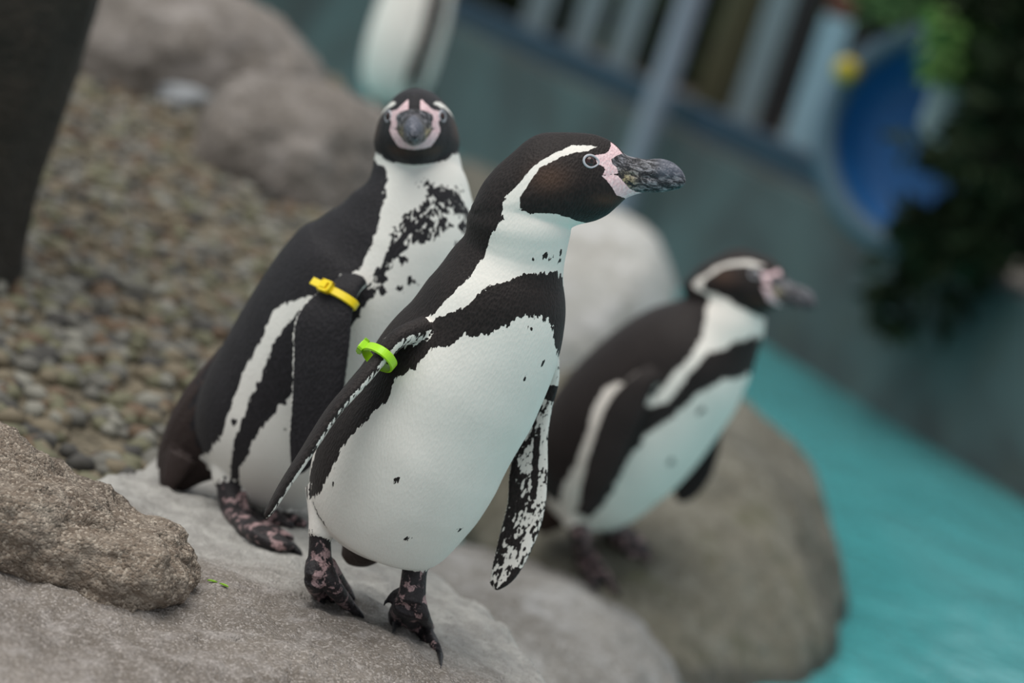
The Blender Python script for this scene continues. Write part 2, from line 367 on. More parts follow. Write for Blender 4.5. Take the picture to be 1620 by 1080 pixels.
def make_penguin(name, label, base, st, head, flippers, legs, tail, inner, outer, back, mat, voxel, amp=1.0, dots=(), extra=None, group=None, bvh=None, eyes=True, wcap=None, pink_off=0.0, hood=0.0, wide=1.0):
    """st rows: (cx, cy, half width px, depth, facing deg)"""
    parts = []          # (id, V, F)
    st = np.array(st, float); N = 240
    q = smooth_curve(st, N)
    C = np.array([P(a, b, d) for a, b, d in zip(q[:, 0], q[:, 1], q[:, 3])]); r = q[:, 2]*q[:, 3]/FPX
    r = np.maximum(r, 0.004)
    T = unit(np.gradient(C, axis=0)); fa = np.radians(q[:, 4])
    Fv = -np.cos(fa)[:, None]*np.array([0, 1.0, 0]) + np.sin(fa)[:, None]*np.array([1.0, 0, 0])
    Fv = unit(Fv - (Fv*T).sum(1)[:, None]*T); L = unit(np.cross(Fv, T))        # L: towards picture right for a bird facing the camera
    if (L@RI).mean() < 0: L = -L
    V, F = loft(C[::2], L[::2], Fv[::2], r[::2], r[::2], 64, 2.05); parts.append((0, V, F))
    arc = np.concatenate([[0], np.cumsum(np.linalg.norm(np.diff(C, axis=0), axis=1))])
    # pixel -> (arc, phi)
    c2 = q[:, :2]; t2 = unit(np.gradient(c2, axis=0)); p2 = np.column_stack([-t2[:, 1], t2[:, 0]])
    def uv(pt):
        if len(pt) == 3: pt = pt[1:]; return (np.interp(pt[0], np.arange(len(st)), arc[np.linspace(0, N-1, len(st)).astype(int)]), pt[1]*KPHI)
        w_ = np.array(pt)-c2; al = np.abs((w_*t2).sum(1)) + 0.15*np.abs((w_*p2).sum(1)); k = int(np.argmin(al))
        o = float(w_[k]@p2[k]); 
        a = math.degrees(math.asin(max(-0.999, min(0.999, o/q[k, 2]))))
        return (arc[k], abs(a-q[k, 4])*KPHI)
    KPHI = 0.0018
    # head
    hc, X, Z, hs = head; X = unit(X); Z = unit(np.array(Z)-np.dot(Z, X)*X); Y = np.cross(Z, X)*wide
    def h2w(h): h = np.asarray(h, float); return hc + hs*((h[..., 0:1]-900)*X + h[..., 1:2]*Y + (285-h[..., 2:3])*Z)
    parts.append((1, h2w(HEAD_V), HEAD_F))
    # flippers: dict(pts=[(px,py,d)], chord=[half m], thick=[half m], cdir=vec or list, out=vec)
    fl_data = []
    for i, fl in enumerate(flippers):
        pts = np.array([P(*a) for a in fl['pts']]); cd = np.array(fl['cdir'], float)
        if cd.ndim == 1: cd = np.tile(cd, (len(pts), 1))
        qq = smooth_curve(np.column_stack([pts, fl['chord'], fl['thick'], cd]), 60)
        c = qq[:, :3]; tt = unit(np.gradient(c, axis=0)); ch = qq[:, 5:8]; ch = unit(ch-(ch*tt).sum(1)[:, None]*tt); nn = unit(np.cross(tt, ch))
        s_ = np.sign((nn@np.array(fl['out'], float)).mean()); nn = nn*s_
        def shp(x, y, k): return x, y*(0.75+0.35*x)
        V, F = loft(c, ch, nn, np.maximum(qq[:, 3], 0.002), np.maximum(qq[:, 4], 0.0015), 36, 2.2, shp); parts.append((2+i, V, F))
        fl_data.append((c, ch, nn, qq[:, 3], qq[:, 4], fl))
    # legs
    for lg in legs:
        for seg_ in lg:                      # (part id, [(px,py,rpx,d or None)], flat)
            pid, pts, flat = seg_; pp = []; rr = []
            for (a, b, rp, d) in pts:
                if d is None:
                    d = depth_on(bvh, a+DOWN[0]*rp*0.8, b+DOWN[1]*rp*0.8) or st[0, 3]
                elif isinstance(d, str): d = (depth_on(bvh, a+DOWN[0]*rp*0.8, b+DOWN[1]*rp*0.8) or st[0, 3])+float(d)
                pp.append(P(a, b, d)); rr.append(rp*d/FPX)
            V, F = tube(pp, rr, 16, flat=flat); parts.append((pid, V, F))
    if tail is not None:
        for pts, rad, flat in tail:
            V, F = tube([P(*a) for a in pts], rad, 18, flat=flat, up=(0.3, 0.9, 0.2)); parts.append((9, V, F))
    # one continuous skin over everything
    allV = np.concatenate([p_[1] for p_ in parts]); off = 0; allF = []; pid = []
    for k, V, F in parts:
        allF += [[i+off for i in f] for f in F]; off += len(V); pid += [k]*len(V)
    base = np.array(base)
    tmp = mesh_obj('tmp', allV, allF, None, origin=base)
    m1 = tmp.modifiers.new('r', 'REMESH'); m1.mode = 'VOXEL'; m1.voxel_size = voxel
    m2 = tmp.modifiers.new('s', 'SMOOTH'); m2.factor = 0.5; m2.iterations = 8
    dg = bpy.context.evaluated_depsgraph_get(); me = bpy.data.meshes.new_from_object(tmp.evaluated_get(dg)); me.name = 'body'
    bpy.data.objects.remove(tmp)
    n = len(me.vertices); co = np.empty(n*3); me.vertices.foreach_get('co', co); co = co.reshape(-1, 3)+base
    kd = kdtree.KDTree(len(allV))
    for i, v_ in enumerate(allV): kd.insert(v_, i)
    kd.balance(); pid = np.array(pid)
    part = pid[np.array([kd.find(v_)[1] for v_ in co])]
    # --- body coordinates
    idx = np.empty(n, int)
    for a in range(0, n, 20000):
        idx[a:a+20000] = np.argmin(((co[a:a+20000, None, :]-C[None, ::2, :])**2).sum(2), axis=1)*2
    rad = co-C[idx]; phi = np.abs(np.degrees(np.arctan2((rad*L[idx]).sum(1), (rad*Fv[idx]).sum(1))))
    dal = (rad*T[idx]).sum(1)
    uvv = np.column_stack([arc[idx]+dal, phi*KPHI])
    pin = [uv(p_) for p_ in inner]; pout = [uv(p_) for p_ in outer]; pbk = [uv(p_) for p_ in back]
    belly = [(pin[0][0], -0.1)] + pin + [(pin[-1][0]-0.02, (wcap or 118)*KPHI), (-0.2, (wcap or 118)*KPHI), (-0.2, -0.1)]
    stripe = [(pout[0][0], -0.1)] + pout + pbk + [(arc[-1]+0.1, pbk[-1][1]), (arc[-1]+0.1, -0.1)]
    if extra == 'debug': print(name, 'in', pin, 'out', pout, 'back', pbk)
    Wb = np.maximum(sdf_poly(uvv, belly), sdf_poly(uvv, stripe))*1000
    # --- head coordinates
    hq = (co-hc)/hs; hu = np.column_stack([900+hq@X, 285-hq@Z]); hl = np.abs(hq@Y)/wide**2
    mm = hs*1000
    hv = hu[:, 1]+hood*sstep(hu[:, 1], 290, 335)
    Wh = sdf_poly(np.column_stack([hu[:, 0], hv]), POLY_WHITE)*mm
    sel_h = sstep(-(hv-352-0.10*(hu[:, 0]-850)), -14, 10)*((part == 1) | (part == 0))*(np.linalg.norm((co-hc), axis=1) < 0.20*hs/0.0007)
    white = Wb*(1-sel_h)+Wh*sel_h
    hm = (part == 1) & (hu[:, 0] > 900)
    pink = np.where(hm, np.maximum(sdf_poly(hu, POLY_PINK1), sdf_poly(hu, POLY_PINK2))*mm, -5.0)
    pink = np.where(hm & (hl < 12) & (hu[:, 1] < 250) & (hu[:, 0] < 992), np.minimum(pink, (hl-10)*mm), pink)
    pink = pink-pink_off
    bill = np.where(hm, sdf_poly(hu, POLY_BILL)*mm, -5.0)
    gape = np.where(hm, np.clip(1.6-dist_line(hu, GAPE)/1.0, 0, 1), 0.0)*(hl > 3)
    tip = np.where(hm, sstep(hu[:, 0], 1030, 1050)*sstep(hu[:, 1], 290, 270)*0.55, 0.0)
    tip = tip*(0.2 if pink_off > 0 else 1.0)
    yellow = np.where(hm, np.exp(-(((hu[:, 0]-990)/15)**2+((hu[:, 1]-286)/12)**2))*0.7, 0.0).clip(0, 1)
    brown = np.where((part == 1), 0.55*np.exp(-(((hu[:, 0]-868)/32)**2+((hu[:, 1]-285)/22)**2)), 0.0)
    brown = np.maximum(brown, np.where(part == 1, 0.5*np.exp(-(((hu[:, 0]-962)/26)**2+((hu[:, 1]-318)/9)**2)), 0.0))
    ampv = np.full(n, 2.1)*amp; ampv = np.where(part == 1, 0.65, ampv)
    foot = np.where(part >= 7, 4.0, -4.0); foot = np.where(part == 9, -4.0, foot); claw = np.where(part == 8, 1.0, 0.0)
    # thighs (id 6) take the white of the belly
    white = np.where(part == 6, 4.0, white); stain = np.zeros(n)
    white = np.where(part == 9, -6.0, white); brown = np.where(part == 9, 0.22, brown)
    for i, (c, ch, nn, hc_, ht, fl) in enumerate(fl_data):
        sel = part == 2+i
        k = np.argmin(((co[sel][:, None, :]-c[None])**2).sum(2), axis=1); w_ = co[sel]-c[k]
        cc = (w_*ch[k]).sum(1)/np.maximum(hc_[k], 0.002); no = (w_*nn[k]).sum(1)/np.maximum(ht[k], 0.001); t_ = k/59.0
        wout = np.where(cc < -0.90, 1.5, -5.0)
        win = fl.get('inner', lambda c_, t: 0.8+1.2*c_)(cc, t_)
        wv = np.where(no > -0.12, wout, win)
        lead = fl.get('lead')
        if lead is not None: wv = np.where((no < 0.25), np.maximum(wv, lead(cc, no, t_)), wv)
        white[sel] = wv; ampv[sel] = np.where(no > -0.12, 0.6, fl.get('amp', 2.2))
    for (a, b, rp) in dots:                 # single dark feathers on the belly
        dq = co-CAM; dd = dq@FW; u_ = 810+FPX*(dq@RI)/dd; v_ = 540-FPX*(dq@UI)/dd
        fr = np.array([0]); sel = (part == 0) & (np.hypot(u_-a, v_-b) < 25); 
        if not sel.any(): continue
        j = np.where(sel)[0][np.argmin(dd[sel])]
        near = np.where((np.abs(dd-dd[j]) < 0.06) & (np.hypot(u_-a, v_-b) < 4))[0]
        cpt = co[near].mean(0) if len(near) else co[j]
        white = np.minimum(white, (np.linalg.norm(co-cpt, axis=1)-rp*st[0, 3]/FPX)*1000*0.9)
    if extra is not None and extra != 'debug':
        res = extra(co, part, phi, uvv, dict(white=white, amp=ampv, brown=brown, stain=stain, hu=hu, hl=hl, top=pout[0][0], low=min(p_[0] for p_ in pin[:7]))); stain = res.get('stain', stain); brown = res.get('brown', brown); ampv = res.get('amp', ampv); white = res.get('white', white)
    for nm, arr in dict(white=white, pink=pink, bill=bill, gape=gape, tip=tip, yellow=yellow, brown=brown, amp=ampv, foot=foot, claw=claw, stain=stain).items():
        a_ = me.attributes.new(nm, 'FLOAT', 'POINT'); a_.data.foreach_set('value', np.asarray(arr, np.float32))
    me.polygons.foreach_set('use_smooth', [True]*len(me.polygons)); me.materials.append(mat)
    root = empty(name, base); tag(root, label, 'penguin', group)
    body = bpy.data.objects.new('body', me); COL.objects.link(body); body.parent = root
    # eyes
    if eyes:
        for sgn in (-1, 1):
            # find the skin surface beside the eye spot
            sel = (part == 1) & (np.hypot(hu[:, 0]-931, hu[:, 1]-258.5) < 5) & (np.sign(hq@Y) == sgn)
            lat = hl[sel].mean() if sel.any() else 50
            ctr = h2w(np.array([[931, sgn*(lat-4.5), 258.5]]))[0]
            nrm = unit(sgn*unit(Y)*0.90 + 0.42*X + 0.14*Z); e1 = unit(X-np.dot(X, nrm)*nrm); e2 = np.cross(nrm, e1)
            bm = bmesh.new(); bmesh.ops.create_uvsphere(bm, u_segments=28, v_segments=18, radius=9.6*hs)
            vs = [ctr + v_.co.x*e1 + v_.co.y*e2 + v_.co.z*nrm for v_ in bm.verts]; bm.verts.index_update(); fs = [[v_.index for v_ in f.verts] for f in bm.faces]; bm.free()
            eye = mesh_obj('eye', vs, fs, M_iris, root, origin=ctr)
            zed = [(np.array(p_)-ctr)@nrm for p_ in vs]
            eye.data.materials.append(M_pupil)
            for pl in eye.data.polygons:
                if min(zed[i] for i in pl.vertices) > 9.6*hs*0.88: pl.material_index = 1
            # pale eye ring, almond shaped towards the bill
            rv = []; rf = []; NA, NB = 36, 10
            for i in range(NA):
                a = 2*math.pi*i/NA; stretch = 1.0+0.22*max(0, math.cos(a))**3
                rc = ctr + nrm*(4.6*hs) + hs*(11.6*stretch*math.cos(a)*e1 + 9.8*math.sin(a)*e2); rd = unit(math.cos(a)*e1+math.sin(a)*e2)
                for j in range(NB):
                    b = 2*math.pi*j/NB; rv.append(rc + hs*(2.1*math.cos(b)*rd + 1.8*math.sin(b)*nrm))
            for i in range(NA):
                for j in range(NB): rf.append([i*NB+j, ((i+1) % NA)*NB+j, ((i+1) % NA)*NB+(j+1) % NB, i*NB+(j+1) % NB])
            mesh_obj('eye_ring', rv, rf, M_ring, eye, origin=ctr)
    return root, dict(h2w=h2w, fl=fl_data)

M_iris = mat_plain('eye_iris', srgb(58, 32, 30), 0.08, 0.3, 300)
M_pupil = mat_plain('eye_pupil', (0.004, 0.004, 0.004, 1), 0.05, 0.1)
M_ring = mat_plain('eye_ring_skin', srgb(178, 178, 184), 0.6, 0.06, 300)
M_peng_a = mat_penguin('plumage_brown_black', srgb(24, 18, 17), srgb(236, 230, 222))
M_peng_b = mat_penguin('plumage_blue_black', srgb(24, 22, 25), srgb(230, 227, 220))
M_peng_c = M_peng_a


# --- first penguin: green band, head in profile
D1 = 3.30
ST1 = [(583, 861, 25, 3.36, 36), (587, 854, 68, 3.358, 36), (592, 843, 99, 3.355, 36), (602, 823, 121, 3.35, 36), (626, 768, 140, 3.34, 36), (656, 708, 146, 3.33, 36), (691, 653, 140, 3.32, 36), (726, 596, 138, 3.31, 36),
       (760, 540, 127, 3.30, 36), (785, 481, 114, 3.29, 38), (801, 432, 96, 3.285, 46), (812, 400, 83, 3.28, 54), (818, 376, 81, 3.275, 60), (822, 350, 82, 3.27, 70), (827, 322, 72, 3.265, 80), (842, 294, 62, 3.26, 85)]
H1 = (P(900, 285, 3.262), RI, UI, 3.262/FPX)
FWN = FW
def fl1_inner(c, t):
    w_ = -0.2 + 1.9*c + 0.7*np.sin(t*9)
    w_ = np.where((c > 0.1) & (c < 0.62) & (t > 0.33) & (t < 0.53), -5+8*np.abs((c-0.36)/0.26)**2*1.2, w_)
    w_ = np.where(t < 0.2, -5, w_); w_ = np.where(t < 0.12, 3, w_); w_ = np.where(t > 0.95, -3, w_)
    return np.where((t > 0.75) & (c > 0.55), -2.5, w_)
FL1 = [
    dict(pts=[(668, 520, 3.25), (628, 535, 3.235), (597, 569, 3.225), (566, 604, 3.215), (525, 650, 3.205), (481, 718, 3.195), (450, 765, 3.19), (425, 808, 3.185), (419, 817, 3.185)],
         chord=[0.024, 0.025, 0.024, 0.028, 0.031, 0.030, 0.026, 0.016, 0.004], thick=[0.016, 0.013, 0.0095, 0.0095, 0.0085, 0.0072, 0.0062, 0.005, 0.002], cdir=-FW*0.97+RI*0.22, out=-RI-UI*0.2,
         lead=lambda c, n_, t: np.where((c > 0.45) & (n_ < -0.15) & (t > 0.2), -0.4, -5), inner=lambda c, t: -0.5+0.9*c, amp=2.2),
    dict(pts=[(868, 560, 3.36), (868, 600, 3.372), (858, 640, 3.378), (842, 690, 3.38), (836, 745, 3.38), (832, 800, 3.375), (818, 850, 3.37), (799, 900, 3.365), (783, 926, 3.363), (780, 930, 3.363)],
         chord=[0.012, 0.012, 0.012, 0.0185, 0.0225, 0.0225, 0.0215, 0.0165, 0.008, 0.002], thick=[0.010, 0.009, 0.008, 0.007, 0.0065, 0.006, 0.0055, 0.005, 0.004, 0.0015], cdir=RI*0.96+UI*0.2-FW*0.1, out=FW, inner=fl1_inner, amp=2.4)]
def leg1():
    right = [(6, [(530, 790, 52, 3.335), (512, 830, 26, 3.325), (506, 850, 19, 3.322)], 1.0),
             (7, [(506, 838, 19, 3.325), (506, 865, 20, 3.325), (506, 892, 22, 3.325), (508, 915, 22, 3.32)], 0.9),
             (7, [(504, 893, 22, 3.325), (496, 918, 16, 3.31), (502, 936, 12, None), (509, 949, 6.5, None)], 0.9),
             (7, [(508, 893, 22, 3.325), (525, 925, 17, 3.32), (548, 953, 13, None), (566, 970, 7.5, None)], 0.9),
             (7, [(516, 893, 18, 3.33), (534, 915, 12, 3.36), (549, 934, 9, None), (558, 948, 6, None)], 0.9),
             (7, [(506, 905, 16, 3.325), (514, 930, 14, "0.0"), (530, 950, 9, None)], 0.7),
             (8, [(506, 944, 5, None), (512, 953, 3.5, None), (513, 958, 1, None)], 1.0),
             (8, [(563, 966, 6, None), (573, 974, 4, None), (577, 979, 1, None)], 1.0)]
    left = [(6, [(655, 838, 36, 3.36), (661, 868, 29, 3.345), (660, 888, 23, 3.335)], 1.0),
            (7, [(659, 882, 22, 3.335), (655, 910, 22, 3.33), (652, 940, 24, 3.325), (650, 958, 24, 3.32)], 0.9),
            (7, [(640, 940, 15, 3.335), (626, 941, 9, 3.34), (614, 950, 5, 3.335)], 1.0),
            (7, [(642, 955, 20, 3.32), (628, 973, 15, "0.0"), (626, 985, 10, None)], 0.9),
            (7, [(652, 955, 22, 3.32), (655, 980, 17, "0.0"), (676, 1004, 13, None), (690, 1022, 8, None)], 0.9),
            (7, [(660, 955, 18, 3.325), (671, 976, 11, 3.33), (680, 992, 8, "0.0")], 0.9),
            (7, [(648, 962, 20, 3.32), (650, 985, 16, "0.0"), (662, 998, 9, None)], 0.7),
            (8, [(626, 982, 7, None), (624, 993, 4.5, None), (620, 1002, 1.2, None)], 1.0),
            (8, [(688, 1018, 7, None), (697, 1036, 5, None), (697, 1058, 1.2, None)], 1.0),
            (8, [(616, 948, 4.5, 3.336), (609, 953, 3, 3.33), (607, 960, 1, 3.33)], 1.0)]
    return [right, left]
TAIL1 = [([(590, 830, 3.42), (566, 868, 3.45), (545, 884, 3.46)], [0.04, 0.026, 0.008], 0.5)]
IN1 = [(840, 487), (817, 491), (784, 502), (743, 505), (724, 523), (696, 528), (673, 556), (641, 574), (636, 597), (608, 625), (580, 657), (553, 690), (534, 727), (516, 759), (500, 775)]
OUT1 = [(870, 419), (855, 419), (836, 417), (805, 433), (775, 444), (743, 468), (701, 482), (664, 509), (655, 528), (632, 540), (605, 560), (545, 630), (515, 676), (502, 718), (494, 750), (491, 782)]
BK1 = [(0, 3, 132), (0, 5, 124), (0, 6, 108), (0, 7.2, 100), (613, 528), (631, 514), (659, 500), (696, 477), (722, 452), (744, 433), (758, 413), (774, 386), (780, 362), (792, 344)]
DOTS1 = [(862, 404, 4), (870, 409, 3.5), (885, 413, 3), (846, 412, 3), (887, 401, 2.5), (831, 597, 4), (626, 758, 4.5), (727, 838, 4.5), (645, 852, 4), (854, 650, 3), (527, 768, 3.5), (882, 555, 3), (839, 518, 4), (805, 515, 3), (822, 508, 3), (793, 515, 4), (858, 575, 2.5), (494, 786, 4), (495, 796, 3.5), (498, 805, 3.5), (502, 813, 3.2), (507, 821, 3), (513, 829, 3), (519, 836, 2.6)]
peng1, info1 = make_penguin('penguin', 'banded penguin with a lime green wing tag, white belly, bill in profile', P(600, 1000, 3.33), ST1, H1, FL1, leg1(), TAIL1, IN1, OUT1, BK1, M_peng_a, 0.00165, 1.25, DOTS1, bvh=BV_ledge)

# --- second penguin: yellow band, facing the camera
ST2 = [(398, 775, 30, 3.74, 60), (405, 764, 72, 3.735, 60), (418, 738, 106, 3.725, 60), (442, 688, 142, 3.71, 60), (490, 618, 155, 3.69, 60), (540, 543, 160, 3.67, 60), (583, 475, 157, 3.655, 58), (618, 425, 143, 3.645, 55), (642, 375, 122, 3.635, 50),
       (655, 330, 101, 3.63, 42), (660, 300, 84, 3.63, 30), (660, 272, 72, 3.635, 20), (660, 245, 66, 3.64, 12), (660, 222, 50, 3.64, 5)]
S2 = 3.6/FPX*0.87
H2 = (P(658, 206, 3.60), -FW-0.13*UI, UI, S2)
FL2 = [dict(pts=[(560, 440, 3.53), (540, 462, 3.515), (512, 510, 3.505), (506, 570, 3.50), (500, 630, 3.50), (486, 695, 3.505), (472, 738, 3.51), (467, 750, 3.51)],
            chord=[0.020, 0.022, 0.035, 0.034, 0.031, 0.0235, 0.012, 0.002], thick=[0.012, 0.009, 0.0075, 0.0065, 0.006, 0.0055, 0.004, 0.0015], cdir=RI*0.96+UI*0.1-FW*0.15, out=-FW),
       dict(pts=[(700, 460, 3.76), (715, 530, 3.80), (705, 620, 3.82), (690, 690, 3.82), (686, 700, 3.82)], chord=[0.02, 0.03, 0.03, 0.012, 0.002], thick=[0.01, 0.007, 0.006, 0.004, 0.0015], cdir=RI, out=FW)]
def leg2():
    near = [(6, [(385, 715, 62, 3.68), (368, 750, 36, 3.67), (366, 768, 27, 3.665)], 1.0),
            (7, [(366, 762, 25, 3.665), (368, 790, 24, 3.655), (374, 815, 23, 3.645)], 0.95),
            (7, [(370, 815, 23, 3.645), (395, 832, 21, None), (430, 850, 18, None), (460, 866, 12, None)], 0.7),
            (7, [(372, 818, 20, 3.645), (400, 842, 16, None), (428, 860, 12, None), (446, 868, 8, None)], 0.8),
            (7, [(375, 812, 18, 3.65), (410, 830, 15, 3.65), (445, 845, 11, None), (462, 852, 7, None)], 0.8),
            (8, [(456, 863, 10, None), (472, 872, 6, None), (480, 879, 1.5, None)], 1.0)]
    far = [(6, [(450, 730, 52, 3.72), (428, 758, 33, 3.72), (420, 770, 26, 3.72)], 1.0),
           (7, [(420, 766, 24, 3.72), (416, 790, 22, 3.725), (420, 806, 20, 3.725)], 0.95),
           (7, [(416, 805, 20, 3.725), (440, 812, 16, 3.73), (465, 822, 12, None), (484, 830, 8, None)], 0.8),
           (7, [(418, 806, 18, 3.725), (438, 820, 14, None), (462, 832, 8, None)], 0.8)]
    return [near, far]
TAIL2 = [([(405, 645, 3.72), (345, 680, 3.73), (300, 722, 3.74), (272, 765, 3.742), (266, 780, 3.742)], [0.09, 0.068, 0.044, 0.020, 0.008], 0.6),
         ([(315, 690, 3.72), (275, 735, 3.725), (256, 787, 3.73)], [0.028, 0.016, 0.003], 0.5), ([(330, 700, 3.73), (305, 745, 3.73), (290, 772, 3.73)], [0.028, 0.018, 0.004], 0.5),
         ([(300, 660, 3.75), (265, 710, 3.755), (248, 742, 3.755)], [0.026, 0.013, 0.002], 0.5), ([(290, 720, 3.70), (270, 760, 3.70), (272, 783, 3.70)], [0.02, 0.012, 0.002], 0.5)]
IN2 = [(735, 340), (720, 350), (687, 367), (660, 370), (640, 387), (623, 410), (610, 443), (560, 510), (500, 570), (465, 607), (440, 633), (422, 669), (403, 700), (399, 735)]
OUT2 = [(735, 310), (720, 307), (680, 317), (653, 333), (632, 350), (628, 377), (615, 397), (600, 417), (588, 437), (560, 455), (520, 462), (496, 464), (461, 500), (447, 540), (425, 589), (408, 629), (392, 673), (386, 709), (383, 740)]
BK2 = [(334, 757), (337, 726), (350, 686), (376, 651), (394, 598), (408, 558), (434, 509), (452, 464), (496, 444), (540, 440), (560, 440), (567, 420), (587, 397), (605, 353), (610, 327), (617, 307), (615, 283), (604, 268), (597, 255)]
DOTS2 = [(638, 412, 6), (650, 445, 5), (630, 457, 5), (605, 460, 6), (723, 385, 5), (655, 447, 4), (608, 440, 5), (447, 636, 6), (371, 668, 5), (452, 680, 4)]
def ex2(co, part, phi, uvv, d):
    dq = co-CAM; dd = dq@FW; v_ = 540-FPX*(dq@UI)/dd
    st = np.where((part == 0) | (part == 6), 0.0, 0)
    am = np.where((part == 0) & (uvv[:, 0] > d['low']) & (phi < 70), 2.4, d['amp'])
    ch = (part == 0) & (uvv[:, 0] > d['low']) & (uvv[:, 0] < d['top']+0.004) & (phi < 70); wh = np.where(ch, np.maximum(d['white'], -1.3), d['white'])
    return dict(stain=st, amp=am, white=wh)
peng2, info2 = make_penguin('penguin', 'penguin with a yellow wing tag, speckled chest, face turned to the viewer', P(420, 830, 3.68), ST2, H2, FL2, leg2(), TAIL2, IN2, OUT2, BK2, M_peng_b, 0.0021, 0.9, DOTS2, extra=ex2, bvh=BV_ledge, hood=14, wide=1.07)

# --- third penguin: leaning forward on the wet boulder
ST3 = [(893, 812, 30, 4.930, 68), (903, 800, 62, 4.925, 68), (928, 766, 96, 4.915, 68), (960, 715, 117, 4.900, 68), (1000, 665, 123, 4.885, 68), (1045, 615, 118, 4.870, 68), (1090, 570, 106, 4.855, 68), (1125, 535, 85, 4.845, 68),
       (1148, 507, 66, 4.835, 68), (1160, 482, 54, 4.830, 66), (1170, 460, 48, 4.825, 64), (1180, 445, 36, 4.820, 62)]
S3 = 4.85/FPX*0.68
X3 = RI*math.cos(math.radians(32))-FW*math.sin(math.radians(32))-UI*0.30
H3 = (P(1183, 449, 4.810), X3, UI+0.3*RI, S3*0.98)
FL3 = [dict(pts=[(1035, 590, 4.750), (1012, 610, 4.740), (990, 645, 4.735), (970, 690, 4.735), (948, 750, 4.740), (928, 800, 4.750), (921, 812, 4.750)],
            chord=[0.015, 0.022, 0.031, 0.031, 0.027, 0.014, 0.002], thick=[0.012, 0.009, 0.008, 0.007, 0.006, 0.004, 0.002], cdir=RI*0.85-UI*0.5, out=-FW),
       dict(pts=[(1125, 640, 4.970), (1118, 690, 5.010), (1102, 740, 5.020), (1080, 778, 5.020), (1068, 793, 5.020)], chord=[0.02, 0.025, 0.029, 0.022, 0.003], thick=[0.01, 0.008, 0.007, 0.005, 0.002], cdir=RI*0.8-UI*0.5, out=FW, inner=lambda c, t: -4+0*c)]
def leg3():
    near = [(6, [(915, 780, 48, 4.890), (912, 815, 27, 4.880), (914, 830, 20, 4.880)], 1.0),
            (7, [(914, 824, 18, 4.880), (918, 850, 17, 4.870), (922, 872, 17, None)], 0.95),
            (7, [(920, 868, 17, None), (928, 895, 14, None), (938, 922, 11, None), (943, 938, 6, None)], 0.8),
            (7, [(922, 868, 17, None), (940, 892, 14, None), (960, 915, 11, None), (976, 937, 6, None)], 0.8),
            (7, [(920, 872, 16, None), (934, 896, 14, None), (952, 918, 10, None)], 0.6),
            (8, [(942, 934, 6, None), (945, 946, 2, None)], 1.0), (8, [(974, 934, 6, None), (983, 946, 2, None)], 1.0)]
    far = [(6, [(950, 780, 45, 5.0), (956, 808, 26, 4.940)], 1.0),
           (7, [(956, 800, 18, 4.940), (962, 822, 17, 4.920), (968, 835, 17, None)], 0.95),
           (7, [(965, 832, 17, None), (990, 855, 15, None), (1015, 872, 12, None), (1030, 886, 6, None)], 0.8),
           (7, [(968, 828, 16, None), (1000, 848, 13, None), (1026, 870, 9, None)], 0.8),
           (7, [(968, 836, 14, None), (985, 862, 12, None), (1004, 880, 7, None)], 0.8)]
    return [near, far]
TAIL3 = [([(890, 780, 5.0), (868, 815, 4.970), (852, 842, 4.980)], [0.05, 0.034, 0.008], 0.5)]
IN3 = [(1185, 586), (1146, 585), (1108, 600), (1065, 638), (1028, 660), (1000, 700), (975, 745), (950, 785), (935, 800)]
OUT3 = [(1190, 524), (1162, 524), (1125, 538), (1092, 574), (1060, 611), (1020, 620), (985, 618), (969, 625), (961, 648), (955, 681), (926, 745), (910, 800)]
BK3 = [(888, 799), (894, 750), (920, 702), (939, 654), (947, 622), (963, 592), (1001, 580), (1030, 600), (1044, 600), (1066, 573), (1098, 546), (1117, 510), (1118, 490), (1116, 480)]
DOTS3 = [(1110, 650, 5), (1062, 730, 5)]
peng3, info3 = make_penguin('penguin', 'untagged penguin leaning forward on the wet boulder above the pool', P(940, 900, 4.9), ST3, H3, FL3, leg3(), TAIL3, IN3, OUT3, BK3, M_peng_c, 0.003, 1.0, DOTS3, bvh=BV_boulder, pink_off=1.6, hood=8)

# --- far penguin, cropped by the picture's top edge
D4 = 8.0
ST4 = [(600, 168, 20, D4+.02, -38), (604, 155, 40, D4+.02, -38), (612, 120, 55, D4+.01, -38), (626, 70, 60, D4, -38), (645, 10, 58, D4, -38), (662, -45, 50, D4, -38), (674, -85, 38, D4, -38), (683, -115, 30, D4, -38), (690, -140, 26, D4, -38), (694, -155, 18, D4, -38)]
S4 = D4/FPX*0.40
H4 = (P(706, -150, D4-.03), -RI*0.8-FW*0.5, UI+0.3*RI, S4)
FL4 = [dict(pts=[(672, -40, 7.93), (672, 20, 7.90), (656, 75, 7.895), (636, 120, 7.90), (624, 146, 7.91)], chord=[0.02, 0.022, 0.022, 0.014, 0.003], thick=[0.01, 0.008, 0.007, 0.005, 0.002], cdir=RI*0.9-UI*0.3, out=-FW),
       dict(pts=[(590, 0, 8.03), (575, 60, 8.04), (568, 120, 8.05), (567, 128, 8.05)], chord=[0.02, 0.028, 0.018, 0.003], thick=[0.01, 0.008, 0.005, 0.002], cdir=FW, out=-RI)]
LEG4 = [[(6, [(596, 140, 22, D4), (590, 165, 12, D4)], 1.0), (7, [(590, 160, 9, D4), (588, 182, 9, D4), (578, 190, 6, D4-.04)], 1.0)],
        [(6, [(622, 145, 22, D4), (620, 168, 12, D4)], 1.0), (7, [(620, 162, 9, D4), (618, 184, 9, D4), (608, 194, 6, D4-.04)], 1.0)]]
TAIL4 = [([(640, 140, 8.06), (655, 172, 8.1), (662, 185, 8.12)], [0.05, 0.03, 0.008], 0.5)]
ST4 = [(a+14,)+tuple(r_) for a, *r_ in ST4]
for f_ in FL4: f_['pts'] = [(a+14, b, c) for a, b, c in f_['pts']]
